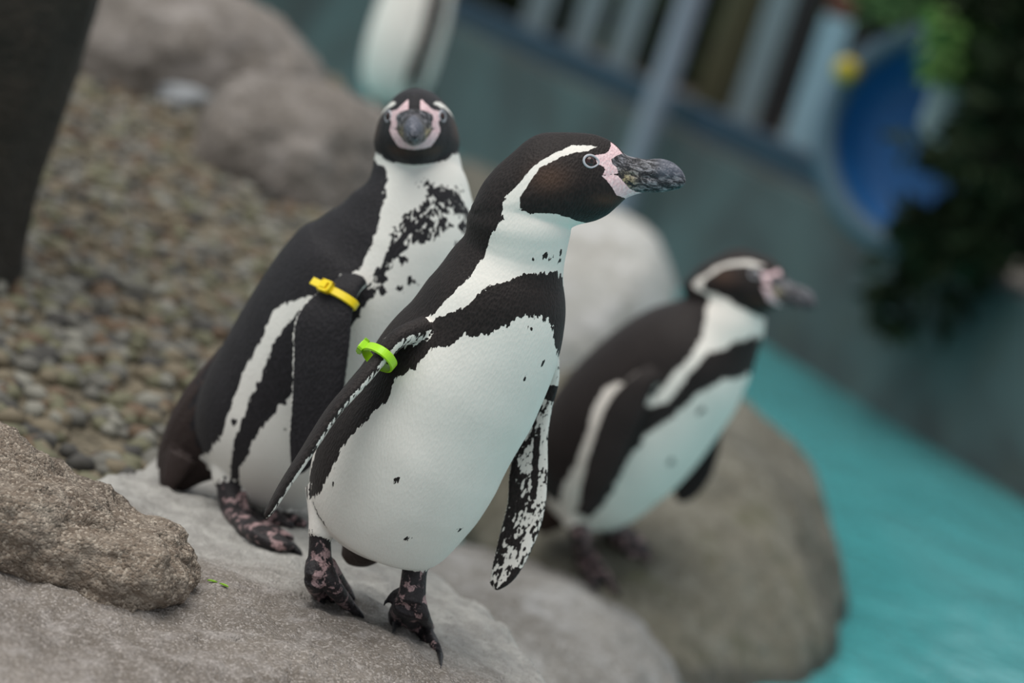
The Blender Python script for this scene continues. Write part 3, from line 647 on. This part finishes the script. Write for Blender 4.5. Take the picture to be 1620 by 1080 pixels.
LEG4 = [[(i_, [(a+14,)+tuple(r_) for a, *r_ in p_], k_) for i_, p_, k_ in l_] for l_ in LEG4]
TAIL4 = [([(a+14, b, c) for a, b, c in p_], r_, k_) for p_, r_, k_ in TAIL4]
IN4 = [(0, 5.6, 0), (0, 5.4, 40), (0, 4.5, 62), (0, 3, 70), (0, 1, 75)]
OUT4 = [(0, 6.6, 0), (0, 6.4, 50), (0, 5.5, 85), (0, 4, 90), (0, 3, 88), (0, 1, 92)]
BK4 = [(0, 1, 125), (0, 3, 118), (0, 5, 108), (0, 6.5, 90), (0, 8, 95)]
peng4, info4 = make_penguin('penguin', 'far blurred penguin standing on the rock ridge, white belly and dark flanks', P(605, 190, D4), ST4, H4, FL4, LEG4, TAIL4, IN4, OUT4, BK4, M_peng_c, 0.005, 1.0, bvh=None)

# ------------------------------------------------------------------ wing bands
def wing_band(root, flinfo, t, mat, buckle_ang, ra, rb, width=0.0105, name='wing_band', label=None, flip=1.0):
    c, ch, nn, hc_, ht, fl = flinfo; k = int(t*59); ctr = c[k]; ax = unit(c[min(k+1, 59)]-c[max(k-1, 0)])
    A = ch[k]; B = nn[k]; V = []; F = []; NA = 48; th = 0.0022
    prof = [(-width/2, -th/2), (-width/2+0.001, th/2), (width/2-0.001, th/2), (width/2, -th/2)]
    for i in range(NA):
        a = 2*math.pi*i/NA; e = unit(math.cos(a)*A/ra+math.sin(a)*B/rb); p = ctr+ra*math.cos(a)*A+rb*math.sin(a)*B
        for (x, y) in prof: V.append(p+x*ax+y*e)
    m = len(prof)
    for i in range(NA):
        for j in range(m): F.append([i*m+j, i*m+(j+1) % m, ((i+1) % NA)*m+(j+1) % m, ((i+1) % NA)*m+j])
    b = mesh_obj(name, V, F, mat, root, smooth=False, origin=ctr)
    if label: b['label'] = label
    a = math.radians(buckle_ang); e = unit(math.cos(a)*A/ra+math.sin(a)*B/rb); tg = unit(-math.sin(a)*A*ra+math.cos(a)*B*rb)
    p = ctr+ra*math.cos(a)*A+rb*math.sin(a)*B
    mb = MB(); w2 = width*1.45; ln = 0.017
    pc = p+e*0.003
    for s_ in (-1, 1):
        mb.box(pc+ax*s_*(w2/2-0.0018), (ln, 0.0036, 0.0065), [tg, ax, e], 0.0007)
        mb.box(pc+tg*s_*(ln/2-0.0018), (0.0036, w2, 0.0065), [tg, ax, e], 0.0007)
    mb.box(pc-e*0.0012, (ln*0.9, w2*0.8, 0.0030), [tg, ax, e], 0.0005)
    mb.box(pc+tg*flip*(ln*0.1)+e*0.0025, (ln*0.45, width*0.75, 0.0035), [tg, ax, e], 0.0006)
    mb.build('buckle', mat, b, origin=ctr)
    mt = MB(); mt.box(p+tg*flip*(ln*0.85)+e*0.003, (0.016, width*0.92, 0.0022), [unit(tg*flip+0.18*e), ax, unit(e-0.18*tg*flip)], 0.0006)
    mt.build('strap_end', mat, b, origin=ctr)
    return b
M_green = mat_plain('band_green', srgb(168, 224, 30), 0.35, 0.05, 80)
M_yellow = mat_plain('band_yellow', srgb(244, 214, 24), 0.35, 0.05, 80)
wing_band(peng1, info1['fl'][0], 0.245, M_green, 110, 0.030, 0.0185, label='lime green plastic wing band')
wing_band(peng2, info2['fl'][0], 0.17, M_yellow, 120, 0.027, 0.0125, label='yellow plastic wing band')

# ------------------------------------------------------------------ pool: floor, water, far wall, rail
t = NT('pool_floor_paint'); v = t.coord(); n1 = t.noise(v, 1.4, 5, 0.6, 0.6)
M_poolfloor = t.fin(t.mix(t.ramp(n1, 0.35, 0.65), srgb(104, 206, 210), srgb(116, 212, 216)), 0.8)
def plane_mesh(name, pts, mat, **kw): return mesh_obj(name, pts, [list(range(len(pts)))], mat, smooth=False, **kw)
def wl(t_, off=0.0):          # the line of the far pool wall (off = metres behind it)
    d = unit([-0.615, 1.55]); nrm = np.array([d[1], -d[0]])
    p = np.array([0.815-0.615*t_, 9.45+1.55*t_]); return p - nrm*-off
mb = MB(); mb.box((-1.5, 8, -0.72), (17, 18, 0.1)); fl_o = mb.build('floor', M_poolfloor); tag(fl_o, kind='structure')
t = NT('water'); v = t.coord(scale=(1.0, 0.6, 1)); wv = t.math('ADD', t.noise(v, 5, 3, 0.5, 0.4), t.math('MULTIPLY', t.noise(v, 22, 2, 0.5), 0.25))
nb = t.bump(wv, 0.5, 0.05)
tr = t.n('ShaderNodeBsdfTransparent'); tr.inputs[0].default_value = (0.78, 0.95, 0.96, 1)
gl = t.n('ShaderNodeBsdfGlossy'); gl.inputs['Roughness'].default_value = 0.06; t.l(nb, gl.inputs['Normal'])
fr = t.n('ShaderNodeFresnel'); fr.inputs[0].default_value = 1.33; t.l(nb, fr.inputs['Normal'])
df = t.n('ShaderNodeBsdfDiffuse'); t.l(t.mix(t.ramp(t.noise(t.coord(scale=(1.0, 0.35, 1), rot=(0, 0, -0.38)), 1.5, 4, 0.6, 0.6), 0.4, 0.68), srgb(92, 184, 188), srgb(104, 192, 196)), df.inputs[0])
m0 = t.n('ShaderNodeMixShader'); m0.inputs[0].default_value = 0.6; t.l(tr.outputs[0], m0.inputs[1]); t.l(df.outputs[0], m0.inputs[2])
mx = t.n('ShaderNodeMixShader'); t.l(fr.outputs[0], mx.inputs[0]); t.l(m0.outputs[0], mx.inputs[1]); t.l(gl.outputs[0], mx.inputs[2]); t.l(mx.outputs[0], t.out.inputs[0])
M_water = t.m
wat = plane_mesh('pool_water', [(-9, 1, 0), (wl(-3)[0]+1.2, 1, 0), (*wl(-3), 0), (*wl(4.4), 0), (-9, wl(4.4)[1], 0)], M_water); tag(wat, 'turquoise rippled pool water below the rocks', 'water', kind='stuff')

def wall_slab(name, t0, t1, z0, z1, thick, off, mat):
    a = wl(t0, off); b = wl(t1, off); c = (a+b)/2; d = unit(b-a); n_ = np.array([d[1], -d[0]])
    m = MB(); m.box((c[0], c[1], (z0+z1)/2), (np.linalg.norm(b-a), thick, z1-z0), [np.array([d[0], d[1], 0]), np.array([n_[0], n_[1], 0]), np.array([0, 0, 1.0])], 0.01)
    return m
t = NT('pool_wall_paint'); v = t.coord(); n1 = t.noise(v, 1.3, 4, 0.6, 0.5); n2 = t.noise(v, 6, 4)
c_ = t.mix(t.ramp(n1, 0.35, 0.65), srgb(52, 57, 58), srgb(70, 87, 88)); c_ = t.mix(t.ramp(n2, 0.5, 0.7, 0, 0.4), c_, srgb(66, 70, 62))
M_wall = t.fin(c_, 0.7)
M_rail = mat_plain('rail_blue', srgb(22, 44, 62), 0.5, 0.2, 5)
M_post = mat_plain('post_grey', srgb(128, 134, 146), 0.5, 0.08, 6)
M_olive = mat_plain('post_olive', srgb(58, 56, 30), 0.7, 0.3, 8)
M_dark = mat_plain('dark_backdrop', srgb(50, 52, 50), 0.9, 0.35, 1.5)
M_palepanel = mat_plain('panel_pale', srgb(120, 138, 144), 0.6, 0.12, 4)
M_trunk = mat_rock('trunk_bark', srgb(46, 42, 34), srgb(30, 28, 22), srgb(58, 50, 42), speck=0.2, fine=0.4, bump=1.5)
o = wall_slab('wall_far', -3.0, 4.5, -0.7, 0.50, 0.15, 0.08, M_wall).build('wall_far', M_wall); tag(o, kind='structure')
o = wall_slab('rail', 0.02, 4.3, 0.52, 0.62, 0.08, 0.06, M_rail).build('blue_rail', M_rail); tag(o, 'dark blue rail along the top of the far pool wall', 'rail')

def on_wall(px, py, off):
    """where the pixel's ray meets the vertical plane off metres behind the far pool wall"""
    a = wl(0, off); d = unit([-0.615, 1.55]); n_ = np.array([d[1], -d[0]])
    r_ = P(px, py, 1.0)-CAM; k = ((a-CAM[:2])@n_)/(r_[:2]@n_); return CAM+k*r_
WD = np.append(unit([-0.615, 1.55]), 0); WN = np.array([WD[1], -WD[0], 0])
# deck behind the wall and the dark backdrop
m = MB(); c = wl(1.0, 2.3); m.box((c[0], c[1], -0.1), (12.5, 4.2, 1.16), [WD, WN, (0, 0, 1)])
o = m.build('deck', mat_plain('deck_brown', srgb(70, 64, 56), 0.8, 0.3, 4)); tag(o, kind='structure'); o.name = 'floor_deck'
m = MB(); m.box((-3.0, 17.2, 0.4), (22, 0.3, 2.8)); o = m.build('wall_back', M_dark, origin=(-1.5, 17.2, -1.0)); tag(o, kind='structure')
# grey post in front of the wall, olive post behind it
def post(name, px, py, off, rad, z0, z1, mat, label, cat='post', group=None, sq=False):
    p = on_wall(px, py, off); b = np.array([p[0], p[1], z0])
    root = empty(name, b); V, F = tube([b, (p[0], p[1], (z0+z1)/2), (p[0], p[1], z1)], [rad]*3, 24, n=12, power=5.0 if sq else 2.0, up=(0, 1, 0.01))
    mesh_obj('shaft', V, F, mat, root, origin=b)
    V, F = tube([b, b+np.array([0, 0, 0.02])], [rad*1.5]*2, 24, n=4, up=(0, 1, 0.01)); mesh_obj('base_plate', V, F, mat, root, smooth=False, origin=b)
    tag(root, label, cat, group); return root
post('metal_post', 1037, 170, -0.09, 0.046, -0.67, 2.4, M_post, 'pale grey metal post rising from the pool in front of the wall')
post('metal_post', 1150, 90, 0.55, 0.075, 0.48, 2.4, M_olive, 'thick dark olive post standing behind the blue rail')
# pale and dark uprights above the rail
def board(px, py, wpx, off, z0, z1, mat, label, group=None, name='upright_board'):
    p = on_wall(px, py, off); d = (p-CAM)@FW; wd = wpx*d/FPX
    root = empty(name, (p[0], p[1], z0)); mm_ = MB()
    fx = unit([p[0], p[1], 0]); rx = np.array([fx[1], -fx[0], 0])
    mm_.box((p[0], p[1], (z0+z1)/2), (wd, 0.04, z1-z0), [rx, fx, (0, 0, 1)], min(wd, 0.04)*0.3); mm_.build('board', mat, root)
    mm_ = MB(); mm_.box((p[0], p[1], z0+0.015), (wd*0.9, 0.10, 0.03), [rx, fx, (0, 0, 1)], 0.005); mm_.build('foot_plate', M_dark, root)
    tag(root, label, 'board', group); return root
M_black = mat_plain('board_black', srgb(18, 18, 20), 0.7, 0.3, 5)
M_redbr = mat_plain('board_redbrown', srgb(96, 58, 46), 0.7, 0.3, 5)
M_paleb = mat_plain('panel_paleblue', srgb(136, 168, 182), 0.6, 0.12, 4)
for px, lb in ((850, 'pale grey board behind the blue rail, farthest from the grey post'), (932, 'pale grey board behind the blue rail, between two pale boards'), (1002, 'pale grey board behind the blue rail, next to the grey post')):
    board(px, 25, 40, 0.5, 0.48, 1.35, M_palepanel, lb, 'pale boards behind the rail')
board(1207, 90, 42, 0.5, 0.48, 1.5, M_palepanel, 'pale grey upright board beside the olive post')
board(1250, 100, 40, 0.45, 0.48, 1.5, M_black, 'black upright board between the pale grey and pale blue boards')
board(1290, 140, 48, 0.4, 0.48, 1.06, M_paleb, 'pale blue upright board beside the black board')
board(1335, 140, 26, 0.5, 0.48, 1.15, M_black, 'narrow black upright board beside the yellow ball')
p = on_wall(1321, 45, 0.4); p[2] = 1.06+0.058; m = MB(); m.box(p, (0.09, 0.06, 0.12), None, 0.02); o = m.build('brown_box', M_redbr, origin=p); tag(o, 'small red-brown box on top of the pale blue board', 'box')
# round blue tub on edge with a grey rim
tc = on_wall(1482, 230, -0.08); tr_ = 0.315; ta = unit(np.array([-0.35, -0.93, 0.05])); t1 = unit(np.cross(ta, (0, 0, 1))); t2 = np.cross(t1, ta)
root = empty('round_tub', tc-np.array([0, 0, tr_])); V = []; F = []
prof = [(0.0, 0.06), (0.6, 0.06), (0.86, 0.04), (0.95, 0.0), (0.99, -0.03), (0.9, -0.02), (0.84, 0.02), (0.6, 0.035), (0.0, 0.04)]; NA = 48
for r_, z_ in prof:
    for i in range(NA):
        a = 2*math.pi*i/NA; V.append(tc+tr_*r_*(math.cos(a)*t1+math.sin(a)*t2)-ta*z_*1.5)
for k in range(len(prof)-1):
    for i in range(NA): F.append([k*NA+i, k*NA+(i+1) % NA, (k+1)*NA+(i+1) % NA, (k+1)*NA+i])
mesh_obj('dish', V, F, mat_plain('tub_blue', srgb(30, 104, 170), 0.5, 0.15, 6), root, origin=tc)
V = []; F = []
for i in range(64):
    a = 2*math.pi*i/64; rd = math.cos(a)*t1+math.sin(a)*t2
    for j in range(10):
        b = 2*math.pi*j/10; V.append(tc+ta*0.08+rd*(tr_+0.036*math.cos(b))+ta*0.036*math.sin(b))
for i in range(64):
    for j in range(10): F.append([i*10+j, ((i+1) % 64)*10+j, ((i+1) % 64)*10+(j+1) % 10, i*10+(j+1) % 10])
mesh_obj('rim', V, F, mat_plain('rim_grey', srgb(82, 104, 120), 0.6, 0.1, 6), root, origin=tc)
kr = P(1358, 124, 1.0)-CAM; kp = CAM+kr*(((tc+ta*0.08-CAM)@ta)/(kr@ta)); ke = unit(kp-tc-ta*((kp-tc)@ta)); kc = tc + ke*tr_ + ta*0.09
V, F = tube([kc, kc+ta*0.03, kc+ta*0.07, kc+ta*0.085], [0.020, 0.036, 0.036, 0.015], 18, n=12, up=(0, 0, 1)); kn = mesh_obj('yellow_knob', V, F, mat_plain('knob_yellow', srgb(176, 156, 44), 0.5, 0.1), root, origin=kc); kn['label'] = 'dull yellow knob'
tag(root, 'round blue tub with grey rim standing on edge among the plants', 'tub')
p = on_wall(1515, 185, -0.12); crate_c = p.copy(); m = MB()
m.box(p, (0.19, 0.10, 0.20), [t1, ta, t2], 0.02); m.box(p-t2*0.15-t1*0.02, (0.16, 0.10, 0.05), [t1, ta, t2], 0.015)
o = m.build('white_crate', mat_plain('crate_white', srgb(140, 158, 162), 0.6, 0.2, 8), origin=p-t2*0.18); tag(o, 'pale white crate in front of the blue tub behind leaves', 'crate')

# plants
def mat_leaf(name, a, b):
    t = NT(name); oi = t.n('ShaderNodeObjectInfo'); v = t.coord(); n_ = t.noise(v, 6, 3)
    return t.fin(t.mix(t.ramp(n_, 0.3, 0.7), a, b), 0.8, Specular_IOR_Level=0.15)
def blocked(p_, m_=0.0):
    a_ = (p_-tc)@ta; r_ = np.linalg.norm(p_-tc-a_*ta)
    if -0.08-0.6*m_ < a_ < 0.12+0.6*m_ and r_ < tr_+0.04+m_*0.6: return True
    q_ = p_-crate_c
    return abs(q_@t1) < 0.10+m_*0.7 and abs(q_@ta) < 0.06+m_*0.7 and -0.19-m_*0.7 < q_@t2 < 0.11+m_*0.7
def shrub(name, c, rad, nleaf, size, mat, label, seed, stem_to=None, foot=None):
    rng = random.Random(seed); V = []; F = []
    for i in range(nleaf):
        while True:
            q_ = np.array([rng.uniform(-1, 1) for _ in range(3)])
            if 0.15 < np.linalg.norm(q_) < 1: break
        p_ = np.array(c)+q_*np.array(rad)
        if foot is not None and p_[2] < 0.58 and (p_[:2]-wl(0))@WN[:2] > -0.07: continue      # no leaves inside the wall or deck
        if foot is not None and blocked(p_, size): continue
        d_ = unit(q_*0.6+np.array([rng.uniform(-1, 1), rng.uniform(-1, 1), rng.uniform(-0.9, 0.5)]))
        s_ = unit(np.cross(d_, [rng.uniform(-1, 1), rng.uniform(-1, 1), rng.uniform(-1, 1)])); n_ = np.cross(d_, s_); L_ = size*rng.uniform(0.6, 1.3); W_ = L_*0.26
        k = len(V)
        V += [p_, p_+d_*L_*0.45+s_*W_+n_*W_*0.3, p_+d_*L_-n_*L_*0.12, p_+d_*L_*0.45-s_*W_+n_*W_*0.3, p_+d_*L_*0.5]
        F += [[k, k+1, k+4], [k+1, k+2, k+4], [k+2, k+3, k+4], [k+3, k, k+4]]
    b = np.array([c[0], c[1], stem_to if stem_to is not None else c[2]-rad[2]])
    if foot is not None: b = np.array([foot[0], foot[1], stem_to])
    root = empty(name, b)
    o = mesh_obj('foliage', V, F, mat, root, smooth=False, origin=np.array(c)); o['kind'] = 'stuff'
    for k in range(4):
        for tries in range(60):           # a stem that would run through the tub or the crate is drawn again
            e = np.array(c)+np.array([rng.uniform(-.5, .5)*rad[0], rng.uniform(-.5, .5)*rad[1], rng.uniform(0, .6)*rad[2]])
            pts = [b+np.array([rng.uniform(-.03, .03), rng.uniform(-.03, .03), 0]), np.array([b[0]*0.6+e[0]*0.4, b[1]*0.6+e[1]*0.4, max(e[2], 0.62)+0.03]), e]
            if foot is None or not any(blocked(q_, 0.02) for q_ in smooth_curve(pts, 30)): break
        else:
            continue
        V, F = tube(pts, [0.014, 0.010, 0.004], 8, n=8); mesh_obj('stem', V, F, M_trunk, root, origin=b)
    tag(root, label, 'shrub', 'shrubs behind the pool'); return root
M_leafd = mat_leaf('leaf_dark', srgb(24, 34, 20), srgb(40, 54, 32)); M_leafm = mat_leaf('leaf_mid', srgb(44, 72, 40), srgb(72, 104, 62)); M_leafl = mat_leaf('leaf_light', srgb(96, 130, 64), srgb(120, 156, 92))
def sh(px, py, off, rad, n_, size, mat, label, seed):
    p_ = on_wall(px, py, off); k_ = 0.3-(p_[:2]-wl(0))@WN[:2]; ft = p_[:2]+WN[:2]*k_          # rooted on the deck behind the wall
    line = [np.array([*ft, 0.48]), np.array([*(ft*0.6+p_[:2]*0.4), max(p_[2], 0.62)+0.03]), p_]
    if any(blocked(q_, 0.02) for q_ in smooth_curve(line, 30)): ft = tc[:2]-WD[:2]*0.75+WN[:2]*0.38      # or beside the tub, where it can reach round the front
    return shrub('shrub', p_, rad, n_, size, mat, label, seed, stem_to=0.48, foot=ft)
sh(1560, 440, 0.12, (0.34, 0.34, 0.30), 2600, 0.09, M_leafd, 'dense dark shrub overhanging the far wall beside the tub', 1)
sh(1500, 385, -0.2, (0.14, 0.12, 0.07), 320, 0.08, M_leafd, 'low dark shrub at the foot of the blue tub', 2)
sh(1605, 190, -0.1, (0.15, 0.25, 0.34), 900, 0.09, M_leafd, 'tall dark shrub beside the white crate', 3)
sh(1520, 80, -0.25, (0.10, 0.10, 0.09), 150, 0.09, M_leafl, 'bright light green leafy branch above the white crate', 4)
sh(1470, 25, -0.2, (0.20, 0.15, 0.08), 300, 0.09, M_leafm, 'mid green shrub above the blue tub', 5)
sh(1590, 20, -0.15, (0.16, 0.2, 0.14), 500, 0.09, M_leafd, 'dark leafy branch beside the bright green branch', 6)
sh(1520, 255, -0.3, (0.20, 0.08, 0.04), 110, 0.07, M_leafd, 'thin dark sprig across the white crate', 7)
for k, (x, y, zz, rr, lab) in enumerate([(2.2, 13.0, 1.0, 0.9, 'big dark bush behind the tub against the backdrop'), (0.9, 15.2, 0.9, 0.9, 'big dark bush behind the olive post'), (-0.6, 16.3, 0.7, 0.8, 'big dark bush at the foot of the back wall')]):
    shrub('shrub', (x, y, zz), (rr, 0.5, 0.8), 2200, 0.14, M_leafd, lab, 20+k, stem_to=0.48)

# ------------------------------------------------------------------ gravel bank, pebbles, tree trunk, droppings
def bank_h(x, y):
    return 0.245+0.115*(y-3.9) - 1.2*np.maximum(0, x+0.22+0.13*np.maximum(0, y-4.2))**1.2
M_bank = mat_rock('bank_soil', srgb(96, 88, 72), srgb(64, 58, 46), srgb(116, 108, 92), speck=0.6, fine=0.5)
vs = []; fs = []; xs = np.linspace(-1.7, -0.12, 84); ys = np.linspace(3.1, 6.9, 160); nx = len(xs)
keep = {}
for j, y in enumerate(ys):
    for i, x in enumerate(xs):
        z = float(bank_h(x, y))+0.02*fbm((x, y, 4.0), 3, 4); vs.append((x, y, z))
        keep[i, j] = not (y < 4.24 and float(ledge_h(np.float64(x), np.float64(y))) > z+0.03)
edge = {}
for j in range(len(ys)-1):
    for i in range(nx-1):
        if all(keep[q_] for q_ in ((i, j), (i+1, j), (i+1, j+1), (i, j+1))):
            f_ = (j*nx+i, j*nx+i+1, (j+1)*nx+i+1, (j+1)*nx+i); fs.append(f_)
            for a_, b_ in zip(f_, f_[1:]+f_[:1]):
                if (b_, a_) in edge: del edge[b_, a_]
                else: edge[a_, b_] = 1
low = {}
for a_, b_ in edge:                      # sides down to the pool floor, but not along the ledge
    for q_ in (a_, b_):
        if q_ not in low:
            x, y, z = vs[q_]; low[q_] = len(vs); vs.append((x, y, z-0.02 if (y < 4.2 and float(ledge_h(np.float64(x), np.float64(y))) > z-0.02) else -0.67))
    fs.append((b_, a_, low[a_], low[b_]))
used = sorted({q_ for f_ in fs for q_ in f_}); ix = {q_: k for k, q_ in enumerate(used)}
vs = [vs[q_] for q_ in used]; fs = [tuple(ix[q_] for q_ in f_) for f_ in fs]
bank = mesh_obj('gravel_bank', vs, fs, M_bank, origin=(-0.8, 5.3, 0.2)); tag(bank, 'gravel bank of brown and grey pebbles rising behind the yellow-tagged penguin', 'gravel')
BV_bank = BVHTree.FromPolygons(vs, fs)
PEB = [mat_plain('pebble_%s' % nme, c_, 0.75, 0.2, 25) for nme, c_ in (('grey', srgb(100, 98, 91)), ('tan', srgb(112, 102, 83)), ('brown', srgb(98, 80, 62)), ('dark', srgb(62, 60, 56)), ('olive', srgb(104, 102, 80)), ('pale', srgb(128, 126, 116)))]
pm = []
for k in range(6):
    bm = bmesh.new(); bmesh.ops.create_icosphere(bm, subdivisions=1, radius=1.0)
    for v_ in bm.verts: v_.co *= 1+0.22*noise.noise(v_.co*1.3+Vector((k*5.1, 0, 0)))
    for v_ in bm.verts: v_.co.z *= 0.62; v_.co.y *= 0.8
    for mt_ in range(1):
        me = bpy.data.meshes.new('pebble'); bm.to_mesh(me); me.polygons.foreach_set('use_smooth', [True]*len(me.polygons))
    pm.append(me); bm.free()
pmm = {}
for k, me in enumerate(pm):
    for j, mt_ in enumerate(PEB):
        mc = me.copy(); mc.materials.append(mt_); pmm[k, j] = mc
rng = random.Random(5); cand = []
for i in range(7600):
    x = rng.uniform(-1.68, -0.2); y = rng.uniform(3.3, 6.3); sz = rng.uniform(0.008, 0.019)*(1.25 if y < 4.7 else 1.0)
    if x > -0.2-0.13*max(0, y-4.2) or float(ledge_h(np.float64(x), np.float64(y))) > float(bank_h(x, y)) and y < 4.25: continue
    z = float(bank_h(x, y))+0.02*fbm((x, y, 4.0), 3, 4); u_, v_, d_ = px_of((x, y, z))
    cand.append((x, y, z, sz, u_, v_, d_))
def shows(c_): return -10 < c_[4] < 440 and 60 < c_[5] < 800
cand.sort(key=lambda c_: (-(c_[3]/c_[6]) if shows(c_) else 1e3))
rest_v = {j: [] for j in range(len(PEB))}
sv = [np.array([v_.co[:] for v_ in me.vertices]) for me in pm]; sf = [[list(p_.vertices) for p_ in me.polygons] for me in pm]
stuff = MB(); smat = []
for i, (x, y, z, sz, *_q) in enumerate(cand):
    k = rng.randrange(6); j = rng.choices(range(6), (5, 4, 3, 3, 4, 2))[0]; a = rng.uniform(0, 6.28); tx = rng.uniform(-.4, .4)
    if i < 300:
        o = bpy.data.objects.new('pebble', pmm[k, j]); COL.objects.link(o); o.parent = bank
        o.location = Vector((x, y, z+sz*0.25))-Vector(bank.location); o.scale = (sz*1.15, sz*1.15, sz*1.15); o.rotation_euler = (tx, rng.uniform(-.4, .4), a)
    else:
        Rm = np.array(Matrix.Rotation(a, 3, 'Z') @ Matrix.Rotation(tx, 3, 'X'))
        stuff.add((sv[k]*sz*1.15)@Rm.T+np.array([x, y, z+sz*0.25]), sf[k]); smat += [j]*len(sf[k])
o = stuff.build('pebbles', None, bank, smooth=True); o['kind'] = 'stuff'
for mt_ in PEB: o.data.materials.append(mt_)
o.data.polygons.foreach_set('material_index', smat)
# dark trunk
tb = np.array([-0.90, 4.47, 0.22]); V, F = tube([tb+[0, 0, -0.05], tb+[0, 0, 0.04], tb+[0, 0, 0.3], tb+[0.01, 0, 0.8], tb+[0.0, 0.01, 1.6]], [0.20, 0.165, 0.15, 0.15, 0.145], 48, n=80, up=(0, 1, 0.01))
V = np.array([v_+unit(np.array([v_[0]-tb[0], v_[1]-tb[1], 0]))*(0.012*fbm((v_[0]*3, v_[1]*3, v_[2]*0.6), 6, 4)) for v_ in V])
o = mesh_obj('tree_trunk', V, F, M_trunk, origin=tb); tag(o, 'dark brown tree trunk standing in the gravel bank', 'tree trunk')

# white dropping on the grey boulder, draped over its surface
V = []; F = []
ctr = (287, 152); k = 0
for r_ in (0.0, 0.35, 0.7, 1.0):
    for i in range(28):
        a = 2*math.pi*i/28; rr = r_*(1+0.18*math.sin(3*a+1)+0.1*math.sin(5*a)); px, py = ctr[0]+46*rr*math.cos(a), ctr[1]+19*rr*math.sin(a)
        hit = BV_b2.ray_cast(Vector(CAM), Vector(unit(P(px, py, 1)-CAM)))
        p_ = np.array(hit[0]); V.append(p_+np.array(hit[1])*(0.007*(1-r_**2)+0.001))
for q_ in range(3):
    for i in range(28): F.append([q_*28+i, q_*28+(i+1) % 28, (q_+1)*28+(i+1) % 28, (q_+1)*28+i])
o = mesh_obj('dropping', V, F, mat_plain('dropping_white', srgb(196, 200, 204), 0.8, 0.1, 20), B2, origin=np.array(B2.location))

# two scraps of leaf on the ledge
M_scrap = mat_plain('leaf_scrap_green', srgb(128, 176, 40), 0.6, 0.2, 60)
for (px, py, an, lb) in ((336, 920, 0.3, 'tiny green leaf scrap on the ledge, beside the rock lump'), (354, 926, -0.4, 'tiny yellow-green leaf scrap on the ledge, farther from the rock lump')):
    d_ = depth_on(BV_ledge, px, py); p_ = P(px, py, d_-0.004); V = []; F = []
    for k, (u_, w_) in enumerate(((-1, 0), (-0.4, 0.35), (0.3, 0.4), (1, 0.05), (0.3, -0.35), (-0.4, -0.3))):
        for z_ in (0.0, 0.0012): V.append(p_+0.006*np.array([u_*math.cos(an)-w_*math.sin(an), u_*math.sin(an)+w_*math.cos(an), 0.25*abs(w_)])+np.array([0, 0, z_]))
    F = [[1, 3, 5, 7, 9, 11], [10, 8, 6, 4, 2, 0]]+[[2*k, 2*((k+1) % 6), 2*((k+1) % 6)+1, 2*k+1] for k in range(6)]
    o = mesh_obj('leaf_scrap', V, F, M_scrap, smooth=False, origin=p_); tag(o, lb, 'leaf')
